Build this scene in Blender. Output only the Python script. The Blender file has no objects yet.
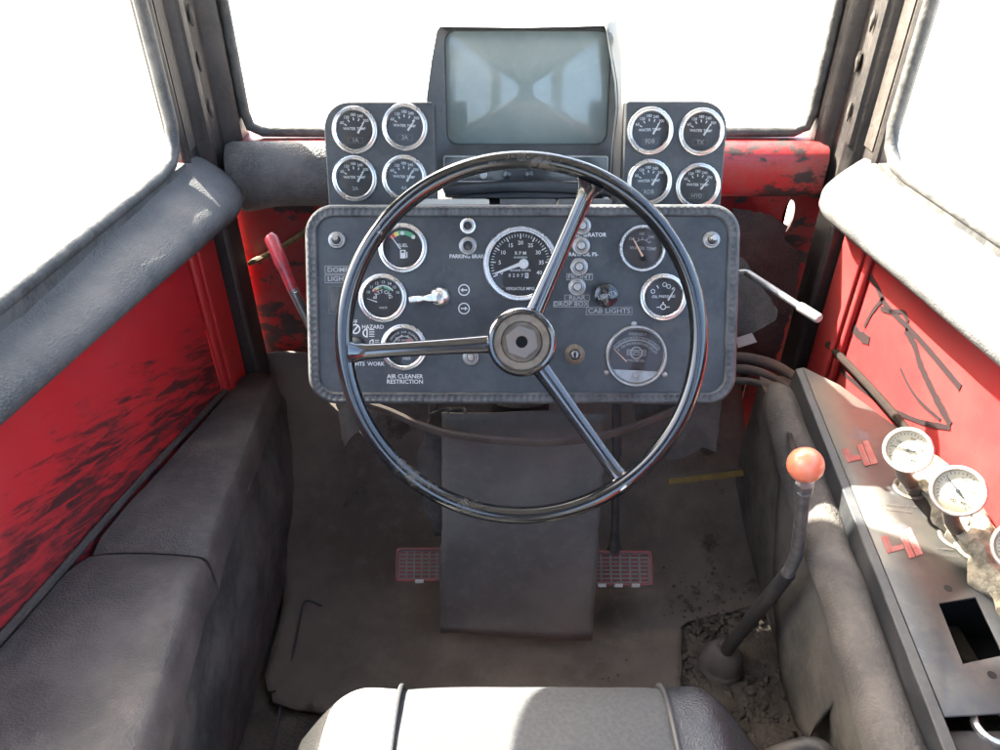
import bpy, bmesh, math, random
from mathutils import Vector, Matrix, noise
random.seed(7)
scene = bpy.context.scene
C = scene.collection
R = math.radians
# ------------------------------------------------------------------ camera
CAM = Vector((0, 0, 1.25)); PITCH = 35.0; F = 740.0
cam_data = bpy.data.cameras.new("camera"); cam = bpy.data.objects.new("camera", cam_data); C.objects.link(cam)
cam.location = CAM; cam.rotation_euler = (R(90 - PITCH), 0, 0)
cam_data.sensor_width = 36; cam_data.lens = 36 * F / 1000; cam_data.clip_start = .02; cam_data.clip_end = 2000
scene.camera = cam
# ------------------------------------------------------------------ sky, sun, exposure
SUN = Vector((-.575, .44, .69)).normalized()
world = bpy.data.worlds.new("World"); scene.world = world; world.use_nodes = True
wn = world.node_tree.nodes; wl = world.node_tree.links
sky = wn.new("ShaderNodeTexSky"); sky.sky_type = 'NISHITA'; sky.sun_disc = False
sky.sun_elevation = math.asin(SUN.z); sky.sun_rotation = math.atan2(SUN.x, SUN.y)
sky.dust_density = 6.0
wl.new(sky.outputs[0], wn["Background"].inputs[0]); wn["Background"].inputs[1].default_value = 0.15
sl = bpy.data.lights.new("sun", 'SUN'); sun = bpy.data.objects.new("sun", sl); C.objects.link(sun)
sl.energy = 5.0; sl.angle = R(.5); sl.color = (1, .95, .86)
sun.rotation_euler = (-SUN).to_track_quat('-Z', 'Y').to_euler(); sun.location = SUN * 20
scene.view_settings.view_transform = 'Standard'; scene.view_settings.look = 'None'
scene.view_settings.exposure = 3.5; scene.view_settings.gamma = 1
scene.render.engine = 'CYCLES'
scene.cycles.use_denoising = True
scene.cycles.max_bounces = 10; scene.cycles.diffuse_bounces = 5; scene.cycles.transparent_max_bounces = 12
scene.cycles.caustics_reflective = False; scene.cycles.caustics_refractive = False

# ------------------------------------------------------------------ measuring helpers (sight lines onto the cab's real planes)
cs, sn = math.cos(R(PITCH)), math.sin(R(PITCH))
def ray(px, py):
    u = (px - 500) / F; v = (375 - py) / F
    return Vector((u, cs + v * sn, -sn + v * cs))
def at_d(px, py, d): return CAM + ray(px, py) * d
def at_x(px, py, X): r = ray(px, py); return CAM + r * ((X - CAM.x) / r.x)
def at_y(px, py, Y): r = ray(px, py); return CAM + r * ((Y - CAM.y) / r.y)
def at_z(px, py, Z): r = ray(px, py); return CAM + r * ((Z - CAM.z) / r.z)
class Frame:
    """A working plane: origin, x right, y up, z towards the driver."""
    def __init__(s, px, py, d, npx=None, npy=None):
        s.o = at_d(px, py, d)
        n = -ray(npx if npx is not None else px, npy if npy is not None else py).normalized(); n.x *= .3; n.normalize()
        r = Vector((1, 0, 0)); r = (r - n * r.dot(n)).normalized()
        s.n, s.r, s.u = n, r, n.cross(r)
        s.M = Matrix(((r.x, s.u.x, n.x, s.o.x), (r.y, s.u.y, n.y, s.o.y), (r.z, s.u.z, n.z, s.o.z), (0, 0, 0, 1)))
        s.k = d / F
    def xy(s, px, py):
        q = ray(px, py); t = (s.o - CAM).dot(s.n) / q.dot(s.n); p = CAM + q * t - s.o
        return (p.dot(s.r), p.dot(s.u))

# ------------------------------------------------------------------ materials
MATS = {}
def mat(name, col, rough=.5, metal=0.0, dust=None, wear=None, grain=None, spec=.5, coat=0.0, fine=None, rvar=0.0, sheen=0.0):
    """dust=(colour, amount 0-1, scale); wear=(colour, scale, threshold, stretch xyz); grain=(scale, strength, kind); fine=(scale, strength)"""
    m = bpy.data.materials.new(name); m.use_nodes = True
    N, L = m.node_tree.nodes, m.node_tree.links
    b = N["Principled BSDF"]
    b.inputs["Base Color"].default_value = (*col, 1); b.inputs["Roughness"].default_value = rough
    b.inputs["Metallic"].default_value = metal; b.inputs["Specular IOR Level"].default_value = spec
    b.inputs["Coat Weight"].default_value = coat; b.inputs["Coat Roughness"].default_value = .1
    if sheen: b.inputs["Sheen Weight"].default_value = sheen
    tc = N.new("ShaderNodeTexCoord")
    def nz(scale, detail=6, rgh=.6, stretch=None):
        n = N.new("ShaderNodeTexNoise"); n.inputs["Scale"].default_value = scale
        n.inputs["Detail"].default_value = detail; n.inputs["Roughness"].default_value = rgh
        if stretch:
            mp = N.new("ShaderNodeMapping"); mp.inputs["Scale"].default_value = stretch[:3]
            if len(stretch) > 3: mp.inputs["Rotation"].default_value = stretch[3:6]
            L.new(tc.outputs["Object"], mp.inputs[0]); L.new(mp.outputs[0], n.inputs["Vector"])
        else: L.new(tc.outputs["Object"], n.inputs["Vector"])
        return n.outputs[0]
    def ramp(src, a, c, hi=1.0):
        r = N.new("ShaderNodeMapRange"); r.interpolation_type = 'SMOOTHSTEP'
        r.inputs[1].default_value = a; r.inputs[2].default_value = c; r.inputs[4].default_value = hi
        L.new(src, r.inputs[0]); return r.outputs[0]
    color = None
    def mixc(fac, c2):
        nonlocal color
        mx = N.new("ShaderNodeMix"); mx.data_type = 'RGBA'; L.new(fac, mx.inputs[0])
        if color is None: mx.inputs[6].default_value = (*col, 1)
        else: L.new(color, mx.inputs[6])
        mx.inputs[7].default_value = (*c2, 1); color = mx.outputs[2]
    facs = []
    if dust:
        f = ramp(nz(dust[2]), .35, .68, dust[1]); mixc(f, dust[0]); facs.append(f)
        f2 = ramp(nz(dust[2] * 9, 3), .45, .75, dust[1] * .45); mixc(f2, dust[0])
    if wear:
        w = ramp(nz(wear[1], 8, .68, wear[3] if len(wear) > 3 else None), wear[2], wear[2] + .07); mixc(w, wear[0]); facs.append(w)
    if color is not None: L.new(color, b.inputs["Base Color"])
    if facs or rvar:
        mr = N.new("ShaderNodeMapRange"); mr.inputs[3].default_value = rough; mr.inputs[4].default_value = min(1, rough + max(rvar, .25))
        L.new(facs[-1] if facs else nz(14), mr.inputs[0]); L.new(mr.outputs[0], b.inputs["Roughness"])
    prev = None
    if grain:
        if grain[2] == 'voronoi':
            v = N.new("ShaderNodeTexVoronoi"); v.inputs["Scale"].default_value = grain[0]; L.new(tc.outputs["Object"], v.inputs["Vector"]); src = v.outputs[0]
        else: src = nz(grain[0], 3)
        bp = N.new("ShaderNodeBump"); bp.inputs["Strength"].default_value = grain[1]; bp.inputs["Distance"].default_value = .004
        L.new(src, bp.inputs["Height"]); prev = bp
    if fine:
        bp = N.new("ShaderNodeBump"); bp.inputs["Strength"].default_value = fine[1]; bp.inputs["Distance"].default_value = .01
        L.new(nz(fine[0], 4), bp.inputs["Height"])
        if prev: L.new(prev.outputs[0], bp.inputs["Normal"])
        prev = bp
    if prev: L.new(prev.outputs[0], b.inputs["Normal"])
    MATS[name] = m
    return m
DUST = (.20, .175, .15); DUSTD = (.105, .092, .08)
mat('dash_plastic', (.014, .0155, .0165), .38, dust=((.062, .063, .062), .55, 11), grain=(420, .12, 'noise'), wear=((.055, .057, .057), 7, .60), rvar=.3)
mat('pod_plate', (.020, .022, .023), .45, dust=((.085, .085, .084), .5, 16))
mat('trim_rubber', (.038, .040, .041), .5, dust=((.13, .13, .125), .5, 30))
mat('chrome', (.72, .71, .69), .24, .9, dust=((.5, .48, .45), .35, 45), rvar=.2)
mat('chrome_dull', (.34, .335, .325), .38, .8, dust=((.22, .20, .17), .6, 60))
mat('dial_black', (.011, .010, .010), .5, dust=((.028, .024, .024), .5, 40))
mat('dial_brown', (.026, .018, .017), .55, dust=((.05, .040, .038), .5, 40))
mat('white_print', (.55, .55, .53), .6)
mat('faded_print', (.27, .27, .26), .7)
mat('red_print', (.55, .05, .035), .6)
mat('yellow_print', (.62, .50, .12), .6)
mat('green_print', (.08, .32, .17), .6)
mat('orange_needle', (.72, .42, .28), .5)
mat('tape', (.035, .035, .037), .35)
mat('tape_brown', (.07, .06, .055), .4)
mat('knob_black', (.012, .014, .018), .16, coat=.4)
mat('hole_black', (.006, .006, .006), .8)
mat('wheel_black', (.008, .009, .010), .11, coat=.6, wear=((.42, .38, .31), 26, .66, (1, 1, 1)), rvar=.15, spec=.5)
mat('spoke_black', (.014, .015, .017), .13, coat=1.0, wear=((.36, .33, .29), 40, .66, (1, 1, 1)), rvar=.15, spec=.7)
mat('hub_rust', (.17, .14, .105), .6, .2, dust=((.13, .10, .07), .8, 70), grain=(260, .2, 'noise'))
mat('nut_steel', (.13, .115, .105), .5, .4, dust=((.16, .13, .105), .8, 80))
mat('pad_vinyl', (.056, .055, .053), .58, dust=((.125, .12, .114), .6, 9), grain=(330, .32, 'voronoi'), fine=(28, .15), spec=.4)
mat('pad_brown', (.085, .077, .070), .55, dust=((.20, .185, .165), .65, 12), grain=(330, .5, 'voronoi'), fine=(28, .2))
mat('roll_vinyl', (.066, .059, .053), .7, dust=((.15, .132, .115), .7, 10), grain=(300, .35, 'voronoi'), fine=(20, .25), spec=.3)
mat('box_vinyl', (.056, .051, .047), .62, dust=((.145, .125, .108), .75, 7), grain=(330, .3, 'voronoi'), fine=(20, .15), spec=.35)
mat('carpet', (.104, .087, .073), .95, dust=((.195, .163, .136), .8, 4), wear=((.070, .058, .050), 5, .60), grain=(500, 1.0, 'noise'), fine=(22, .35), spec=.12)
mat('side_carpet', (.066, .061, .054), .9, dust=((.155, .14, .12), .75, 8), grain=(500, .8, 'noise'), fine=(16, .3), spec=.15)
mat('flap_rubber', (.105, .100, .093), .9, dust=((.17, .156, .14), .75, 6), grain=(450, .6, 'noise'), fine=(30, .2), spec=.12)
mat('torn_mat', (.058, .052, .046), .9, dust=((.105, .093, .081), .7, 30), grain=(500, .8, 'noise'), spec=.15)
mat('dirt', (.062, .051, .042), .95, dust=((.11, .092, .075), .8, 14), grain=(180, .8, 'noise'), fine=(40, .6), spec=.1)
mat('red_paint', (.46, .022, .024), .34, dust=((.34, .055, .05), .35, 6), spec=.5)
mat('red_shade_toned', (.30, .022, .022), .55, dust=((.22, .045, .04), .6, 7), wear=((.10, .018, .018), 11, .64), spec=.3)  # shade put into the colour: worn red darkened against the right wall's sun
mat('red_scuffed', (.50, .022, .026), .36, dust=((.36, .055, .055), .3, 6))
mat('red_dirty', (.36, .016, .018), .38, wear=((.04, .026, .024), 12, .50, (1, 1, 2)), dust=((.20, .10, .09), .5, 12))
mat('black_steel', (.018, .016, .0155), .45, dust=((.06, .050, .043), .6, 14), grain=(120, .2, 'noise'))
mat('brown_channel', (.03, .024, .020), .6, dust=((.075, .06, .048), .6, 25), fine=(60, .3))
mat('gasket', (.035, .035, .034), .55, dust=((.12, .115, .105), .65, 30), fine=(60, .3))
mat('console_plate', (.072, .078, .084), .52, .05, dust=((.17, .152, .12), .75, 7), rvar=.3, wear=((.18, .20, .22), 9, .58))
mat('rust_tube', (.014, .009, .007), .85, dust=((.024, .016, .012), .6, 40), spec=.2)
mat('lip_black', (.018, .019, .021), .45, dust=((.07, .067, .063), .5, 20))
mat('decal_red', (.30, .075, .065), .7, dust=((.30, .17, .15), .7, 60))
mat('gauge_cream', (.58, .52, .36), .5, dust=((.42, .36, .24), .5, 50))
mat('gauge_case', (.60, .57, .52), .42, .35, dust=((.50, .36, .28), .6, 30))
mat('brass_dirty', (.09, .08, .07), .6, .3, dust=((.2, .17, .13), .7, 60))
mat('knob_orange', (.82, .20, .10), .28, coat=.3, dust=((.75, .36, .24), .35, 40))
mat('lever_steel', (.26, .26, .265), .35, .7, dust=((.12, .11, .10), .7, 40))
mat('lever_dirty', (.03, .03, .033), .5, .3, dust=((.09, .08, .07), .7, 50))
mat('boot_rubber', (.06, .053, .047), .8, dust=((.12, .10, .085), .8, 30))
mat('pedal_rubber', (.11, .105, .10), .85, dust=((.17, .15, .13), .7, 60))
mat('pedal_red', (.20, .028, .03), .6, dust=((.09, .06, .055), .8, 50))
mat('screen', (.17, .21, .195), .06, dust=((.25, .28, .265), .55, 8), coat=.1)
mat('monitor_case', (.020, .022, .023), .38, dust=((.07, .07, .068), .5, 16), grain=(300, .15, 'noise'))
mat('bracket', (.34, .34, .31), .5, .5, dust=((.45, .42, .36), .6, 25))
mat('seat_fabric', (.115, .118, .12), .95, dust=((.17, .168, .165), .5, 200), grain=(1100, 1.0, 'noise'), spec=.15)
mat('seat_vinyl_sunlit', (.16, .16, .148), .5, dust=((.25, .24, .22), .7, 18), grain=(360, .45, 'voronoi'))  # dark bolster vinyl lightened: sunlight put into its colour
mat('seat_vinyl', (.025, .027, .03), .3, dust=((.075, .075, .075), .5, 12), grain=(360, .3, 'voronoi'))
mat('piping', (.05, .05, .05), .5)
mat('brown_hose', (.048, .034, .028), .6, dust=((.10, .08, .066), .6, 30))
mat('hose', (.036, .031, .028), .7, dust=((.095, .082, .07), .7, 25))
mat('yellow_wood', (.17, .105, .022), .85, dust=((.09, .062, .03), .75, 60))
mat('strap_dirty', (.16, .11, .035), .8, dust=((.05, .04, .03), .8, 50))
mat('handle_red', (.42, .03, .04), .3, dust=((.10, .04, .05), .6, 60), coat=.3)
mat('clear_tip', (.22, .21, .19), .35)
mat('white_tag', (.24, .225, .20), .7)
mat('insulation', (.042, .038, .035), .85, dust=((.085, .075, .066), .6, 14), grain=(240, .7, 'noise'), spec=.2)
mat('foam', (.38, .34, .25), .95, dust=((.10, .085, .06), .8, 60), grain=(120, 1.0, 'noise'), spec=.1)
mat('roof_liner', (.20, .19, .18), .9)
mat('ground', (.46, .43, .38), .95, dust=((.36, .33, .28), .6, .6), fine=(8, .3), spec=.2)
mat('grease', (.020, .010, .010), .6)
def scuff(m, col):
    N, L = m.node_tree.nodes, m.node_tree.links; b = N["Principled BSDF"]; src = b.inputs["Base Color"].links[0].from_socket
    tc = N.new("ShaderNodeTexCoord")
    def nz(scale, st, rot):
        r = N.new("ShaderNodeMapping"); r.inputs["Rotation"].default_value = rot; L.new(tc.outputs["Object"], r.inputs[0])
        mp = N.new("ShaderNodeMapping"); mp.inputs["Scale"].default_value = st; L.new(r.outputs[0], mp.inputs[0])
        n = N.new("ShaderNodeTexNoise"); n.inputs["Scale"].default_value = scale; n.inputs["Detail"].default_value = 9; n.inputs["Roughness"].default_value = .72
        n.inputs["Distortion"].default_value = .6; L.new(mp.outputs[0], n.inputs["Vector"]); return n.outputs[0]
    a = nz(13, (1, .8, 7), (R(24), 0, 0)); c = nz(4.5, (1, 1, 2.0), (R(15), 0, 0))
    sx = N.new("ShaderNodeSeparateXYZ"); L.new(tc.outputs["Object"], sx.inputs[0])
    # the scuffed zone: low on the panel, where boots rub
    e = N.new("ShaderNodeMath"); e.operation = 'MULTIPLY_ADD'; L.new(sx.outputs[1], e.inputs[0]); e.inputs[1].default_value = .20; L.new(sx.outputs[2], e.inputs[2])
    zr = N.new("ShaderNodeMapRange"); zr.interpolation_type = 'SMOOTHSTEP'; L.new(e.outputs[0], zr.inputs[0]); zr.inputs[1].default_value = .90; zr.inputs[2].default_value = .68; zr.inputs[3].default_value = -.20; zr.inputs[4].default_value = .13
    s1 = N.new("ShaderNodeMath"); s1.operation = 'MULTIPLY_ADD'; L.new(c, s1.inputs[0]); s1.inputs[1].default_value = .55; L.new(a, s1.inputs[2])
    s2 = N.new("ShaderNodeMath"); L.new(s1.outputs[0], s2.inputs[0]); L.new(zr.outputs[0], s2.inputs[1])
    mr = N.new("ShaderNodeMapRange"); mr.interpolation_type = 'SMOOTHSTEP'; L.new(s2.outputs[0], mr.inputs[0]); mr.inputs[1].default_value = .77; mr.inputs[2].default_value = .99; mr.inputs[4].default_value = .95
    mx_ = N.new("ShaderNodeMix"); mx_.data_type = 'RGBA'; L.new(mr.outputs[0], mx_.inputs[0]); L.new(src, mx_.inputs[6]); mx_.inputs[7].default_value = (*col, 1); L.new(mx_.outputs[2], b.inputs["Base Color"])
scuff(MATS['red_scuffed'], (.05, .022, .021))
def worn_spots(m, spots, col):
    N, L = m.node_tree.nodes, m.node_tree.links; b = N["Principled BSDF"]; tc = N.new("ShaderNodeTexCoord"); prev = None
    n = N.new("ShaderNodeTexNoise"); n.inputs["Scale"].default_value = 70; n.inputs["Detail"].default_value = 8; n.inputs["Roughness"].default_value = .7; L.new(tc.outputs["Object"], n.inputs["Vector"])
    for p, rad in spots:
        d = N.new("ShaderNodeVectorMath"); d.operation = 'DISTANCE'; L.new(tc.outputs["Object"], d.inputs[0]); d.inputs[1].default_value = p
        r = N.new("ShaderNodeMapRange"); L.new(d.outputs["Value"], r.inputs[0]); r.inputs[1].default_value = rad; r.inputs[2].default_value = 0; r.inputs[3].default_value = 0; r.inputs[4].default_value = .30
        a = N.new("ShaderNodeMath"); a.operation = 'ADD' if prev is None else 'MAXIMUM'; L.new(r.outputs[0], a.inputs[0])
        if prev is None: a.inputs[1].default_value = 0
        else: L.new(prev, a.inputs[1])
        prev = a.outputs[0]
    s_ = N.new("ShaderNodeMath"); L.new(prev, s_.inputs[0]); L.new(n.outputs[0], s_.inputs[1])
    mr = N.new("ShaderNodeMapRange"); mr.interpolation_type = 'SMOOTHSTEP'; L.new(s_.outputs[0], mr.inputs[0]); mr.inputs[1].default_value = .62; mr.inputs[2].default_value = .98
    c = N.new("ShaderNodeMix"); c.data_type = 'RGBA'; L.new(mr.outputs[0], c.inputs[0]); L.new(b.inputs["Base Color"].links[0].from_socket, c.inputs[6]); c.inputs[7].default_value = (*col, 1); L.new(c.outputs[2], b.inputs["Base Color"])
    q = N.new("ShaderNodeMapRange"); L.new(mr.outputs[0], q.inputs[0]); q.inputs[3].default_value = .12; q.inputs[4].default_value = .6; L.new(q.outputs[0], b.inputs["Roughness"])
    w = N.new("ShaderNodeMapRange"); L.new(mr.outputs[0], w.inputs[0]); w.inputs[3].default_value = .6; w.inputs[4].default_value = 0; L.new(w.outputs[0], b.inputs["Coat Weight"])
worn_spots(MATS['wheel_black'], [((-.118, -.158, .016), .075), ((.02, .200, .014), .085), ((-.06, -.19, .016), .05)], (.075, .067, .052))
def glass_mat(name, refl, tint=(1, 1, 1)):
    m = bpy.data.materials.new(name); m.use_nodes = True
    N, L = m.node_tree.nodes, m.node_tree.links; N.remove(N["Principled BSDF"])
    t = N.new("ShaderNodeBsdfTransparent"); t.inputs[0].default_value = (*tint, 1)
    g = N.new("ShaderNodeBsdfGlossy"); g.inputs["Roughness"].default_value = .03
    lw = N.new("ShaderNodeLayerWeight"); lw.inputs[0].default_value = .5
    pw = N.new("ShaderNodeMath"); pw.operation = 'POWER'; L.new(lw.outputs["Facing"], pw.inputs[0]); pw.inputs[1].default_value = 5
    fr = N.new("ShaderNodeMath"); fr.operation = 'MULTIPLY_ADD'; L.new(pw.outputs[0], fr.inputs[0]); fr.inputs[1].default_value = .6; fr.inputs[2].default_value = refl
    mx = N.new("ShaderNodeMixShader"); L.new(fr.outputs[0], mx.inputs[0]); L.new(t.outputs[0], mx.inputs[1]); L.new(g.outputs[0], mx.inputs[2])
    L.new(mx.outputs[0], N["Material Output"].inputs[0]); MATS[name] = m
glass_mat('window_glass', .02, (.97, .98, .97)); glass_mat('dial_glass', .008, (.96, .96, .96))

# ------------------------------------------------------------------ mesh helpers
TXT = {}
def text_geo(s):
    if s not in TXT:
        cu = bpy.data.curves.new("t", 'FONT'); cu.body = s; cu.align_x = 'CENTER'; cu.align_y = 'CENTER'; cu.resolution_u = 2; cu.offset = .012
        ob = bpy.data.objects.new("t", cu); C.objects.link(ob); bpy.context.view_layer.update()
        me = bpy.data.meshes.new_from_object(ob.evaluated_get(bpy.context.evaluated_depsgraph_get()))
        TXT[s] = ([v.co.copy() for v in me.vertices], [list(p.vertices) for p in me.polygons])
        bpy.data.objects.remove(ob); bpy.data.curves.remove(cu); bpy.data.meshes.remove(me)
    return TXT[s]
class MB:
    def __init__(s): s.v = []; s.f = []
    def add(s, vs, fs, M=None):
        o = len(s.v)
        s.v += [(M @ Vector(p)) if M is not None else Vector(p) for p in vs]
        s.f += [[i + o for i in f] for f in fs]; return s
    def box(s, x0, x1, y0, y1, z0, z1, M=None):
        vs = [(x, y, z) for x in (x0, x1) for y in (y0, y1) for z in (z0, z1)]
        return s.add(vs, [(0, 1, 3, 2), (4, 6, 7, 5), (0, 4, 5, 1), (2, 3, 7, 6), (0, 2, 6, 4), (1, 5, 7, 3)], M)
    def loft(s, secs, closed=False, loop=False, caps=False):
        n = len(secs[0]); o = len(s.v)
        for q in secs: s.v += [Vector(p) for p in q]
        m = len(secs)
        for i in range(m if loop else m - 1):
            for j in range(n if closed else n - 1):
                a, b = o + i * n, o + ((i + 1) % m) * n; k = (j + 1) % n
                s.f.append([a + j, a + k, b + k, b + j])
        if caps:
            s.f.append([o + j for j in range(n)][::-1]); s.f.append([o + (m - 1) * n + j for j in range(n)])
        return s
    def tube(s, path, r, n=10, loop=False, caps=True, flat=1.0, upv=None):
        P = [Vector(p) for p in path]; m = len(P); secs = []
        rr = r if isinstance(r, (list, tuple)) else [r] * m
        up = Vector(upv) if upv else None; prev = None
        for i in range(m):
            if loop: t = P[(i + 1) % m] - P[i - 1]
            else: t = P[min(i + 1, m - 1)] - P[max(i - 1, 0)]
            t.normalize()
            if prev is None:
                a = up if up else (Vector((0, 0, 1)) if abs(t.z) < .9 else Vector((1, 0, 0)))
                x = (a - t * a.dot(t)).normalized()
            else: x = (prev - t * prev.dot(t)).normalized()
            if up: x = (up - t * up.dot(t)).normalized()
            prev = x; y = t.cross(x)
            secs.append([P[i] + (x * math.cos(q) * flat + y * math.sin(q)) * rr[i] for q in [2 * math.pi * k / n for k in range(n)]])
        return s.loft(secs, closed=True, loop=loop, caps=caps and not loop)
    def lathe(s, prof, n=32, M=None):
        o = len(s.v); vs = []; fs = []
        for r, z in prof:
            for k in range(n):
                a = 2 * math.pi * k / n; vs.append((r * math.cos(a), r * math.sin(a), z))
        for i in range(len(prof) - 1):
            for k in range(n):
                j = (k + 1) % n; fs.append((i * n + k, i * n + j, (i + 1) * n + j, (i + 1) * n + k))
        if prof[0][0] > 1e-6: fs.append(list(range(n))[::-1])
        if prof[-1][0] > 1e-6: fs.append([(len(prof) - 1) * n + k for k in range(n)])
        return s.add(vs, fs, M)
    def ring_lathe(s, prof, n=40, M=None):
        vs = [(r * math.cos(2 * math.pi * k / n), r * math.sin(2 * math.pi * k / n), z) for r, z in prof for k in range(n)]
        fs = [(i * n + k, i * n + (k + 1) % n, (i + 1) * n + (k + 1) % n, (i + 1) * n + k) for i in range(len(prof) - 1) for k in range(n)]
        return s.add(vs, fs, M)
    def prism(s, out, z0, z1, M=None):
        n = len(out)
        vs = [(x, y, z0) for x, y in out] + [(x, y, z1) for x, y in out]
        fs = [list(range(n))[::-1], list(range(n, 2 * n))] + [(i, (i + 1) % n, n + (i + 1) % n, n + i) for i in range(n)]
        return s.add(vs, fs, M)
    def ring(s, outer, inner, z0, z1, M=None, back=True):
        n = len(outer)
        vs = [(x, y, z1) for x, y in outer] + [(x, y, z1) for x, y in inner] + [(x, y, z0) for x, y in outer] + [(x, y, z0) for x, y in inner]
        fs = []
        for i in range(n):
            j = (i + 1) % n
            fs += [(i, j, n + j, n + i), (2 * n + i, 2 * n + j, j, i), (n + i, n + j, 3 * n + j, 3 * n + i)]
            if back: fs.append((2 * n + j, 2 * n + i, 3 * n + i, 3 * n + j))
        return s.add(vs, fs, M)
    def sheet(s, pts3, thick, nrm):
        n = len(pts3); nv = Vector(nrm).normalized() * thick
        vs = [Vector(p) for p in pts3] + [Vector(p) - nv for p in pts3]
        return s.add(vs, [list(range(n)), list(range(n, 2 * n))[::-1]] + [(i, n + i, n + (i + 1) % n, (i + 1) % n) for i in range(n)])
    def text(s, t, size, x, y, z=0.0, rot=0.0, M=None, sx=1.0):
        vs, fs = text_geo(t); T = Matrix.Translation((x, y, z)) @ Matrix.Rotation(rot, 4, 'Z') @ Matrix.Diagonal((size * sx, size, size, 1))
        return s.add(vs, fs, (M @ T) if M is not None else T)
    def build(s, name, material, parent=None, world=True, bevel=0, angle=38, loc=None, subsurf=0, solid=0, fix=True):
        me = bpy.data.meshes.new(name); me.from_pydata([tuple(v) for v in s.v], [], s.f); me.validate()
        if fix:
            bm = bmesh.new(); bm.from_mesh(me); bmesh.ops.recalc_face_normals(bm, faces=bm.faces); bm.to_mesh(me); bm.free()
        me.polygons.foreach_set("use_smooth", [True] * len(me.polygons)); me.set_sharp_from_angle(angle=R(angle))
        me.materials.append(MATS[material]); o = bpy.data.objects.new(name, me); C.objects.link(o)
        if parent is not None:
            o.parent = parent
            if world: o.matrix_parent_inverse = wm(parent).inverted()
        if loc: o.location = loc
        if solid:
            d = o.modifiers.new("thick", 'SOLIDIFY'); d.thickness = solid; d.offset = -1
        if bevel:
            d = o.modifiers.new("bevel", 'BEVEL'); d.width = bevel; d.segments = 2; d.limit_method = 'ANGLE'; d.angle_limit = R(40)
        if subsurf:
            d = o.modifiers.new("smooth", 'SUBSURF'); d.levels = subsurf; d.render_levels = subsurf
        return o
def wm(o):
    return (wm(o.parent) @ o.matrix_parent_inverse @ o.matrix_basis) if o.parent else o.matrix_basis.copy()
def tag(o, label, cat, group=None):
    o['label'] = label; o['category'] = cat
    if group: o['group'] = group
    return o
def struct(o): o['kind'] = 'structure'; return o
def thing(name, label, cat, M=None, loc=None, group=None):
    o = bpy.data.objects.new(name, None); C.objects.link(o); o.empty_display_size = .05
    if M is not None: o.matrix_basis = M
    if loc is not None: o.location = loc
    return tag(o, label, cat, group)
def rrect(x0, x1, y0, y1, r, n=8):
    out = []
    for cx, cy, a0 in ((x1 - r, y1 - r, 0), (x0 + r, y1 - r, 90), (x0 + r, y0 + r, 180), (x1 - r, y0 + r, 270)):
        out += [(cx + r * math.cos(R(a0 + 90 * k / n)), cy + r * math.sin(R(a0 + 90 * k / n))) for k in range(n + 1)]
    return out
def polar(poly, cx, cy, n):
    """n points of the outline, one for each direction from (cx, cy)"""
    out = []
    for k in range(n):
        a = 2 * math.pi * (k + .5) / n; d = (math.cos(a), math.sin(a)); best = 0
        for (x0, y0), (x1, y1) in zip(poly, poly[1:] + poly[:1]):
            ex, ey = x1 - x0, y1 - y0; den = d[0] * ey - d[1] * ex
            if abs(den) < 1e-12: continue
            t = ((x0 - cx) * ey - (y0 - cy) * ex) / den; u = ((x0 - cx) * d[1] - (y0 - cy) * d[0]) / den
            if -1e-6 <= u <= 1 + 1e-6 and t > best: best = t
        out.append((cx + d[0] * best, cy + d[1] * best))
    return out
def smooth_path(pts, n=8):
    P = [Vector(p) for p in pts]; P = [P[0] * 2 - P[1]] + P + [P[-1] * 2 - P[-2]]; out = []
    for i in range(1, len(P) - 2):
        for k in range(n):
            t = k / n; a, b, c, d = P[i - 1:i + 3]
            out.append(.5 * ((2 * b) + (c - a) * t + (2 * a - 5 * b + 4 * c - d) * t * t + (3 * b - a - 3 * c + d) * t ** 3))
    return out + [P[-2]]
def jag(pts, amp, step):
    """a torn edge: extra uneven points along a closed 3D outline"""
    out = []; P = [Vector(p) for p in pts]
    for a, b in zip(P, P[1:] + P[:1]):
        n = max(1, int((b - a).length / step))
        for k in range(n):
            p = a.lerp(b, k / n)
            if 0 < k: p += Vector((random.uniform(-amp, amp), random.uniform(-amp, amp), random.uniform(-amp, amp)))
            out.append(p)
    return out
def nzv(p, s, a): return noise.noise(Vector(p) * s) * a

XL, XR, MID = -.56, .67, .055            # side walls of the cab and its middle
def mx(x): return 2 * MID - x
# ------------------------------------------------------------------ the ground outside
g = MB(); g.add([(-600, -600, -1.9), (600, -600, -1.9), (600, 600, -1.9), (-600, 600, -1.9)], [(0, 1, 2, 3)])
struct(g.build('ground', 'ground'))
# ------------------------------------------------------------------ cab shell
fl = MB(); nx, ny = 60, 70
for j in range(ny + 1):
    for i in range(nx + 1):
        x = XL + (XR - XL) * i / nx; y = -.75 + 2.2 * j / ny
        w = max(0, min(1, (x - .28) / .08)) * max(0, min(1, (y - .5) / .1))
        fl.v.append(Vector((x, y, -.004 + w * (.014 + nzv((x, y, 0), 16, .010) + nzv((x, y, 3), 45, .007)))))
fl.f = [[j * (nx + 1) + i, j * (nx + 1) + i + 1, (j + 1) * (nx + 1) + i + 1, (j + 1) * (nx + 1) + i] for j in range(ny) for i in range(nx)]
floor = struct(fl.build('floor', 'dirt', fix=False))
def side_wall(name, X, s, material):
    w = MB(); w.box(min(X, X - s * .03), max(X, X - s * .03), -.75, 1.46, -.02, .80)
    o = struct(w.build(name, material)); return o
wl_ = side_wall('wall_left', XL, 1, 'red_scuffed')
wr_ = side_wall('wall_right', XR, -1, 'red_shade_toned')
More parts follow.
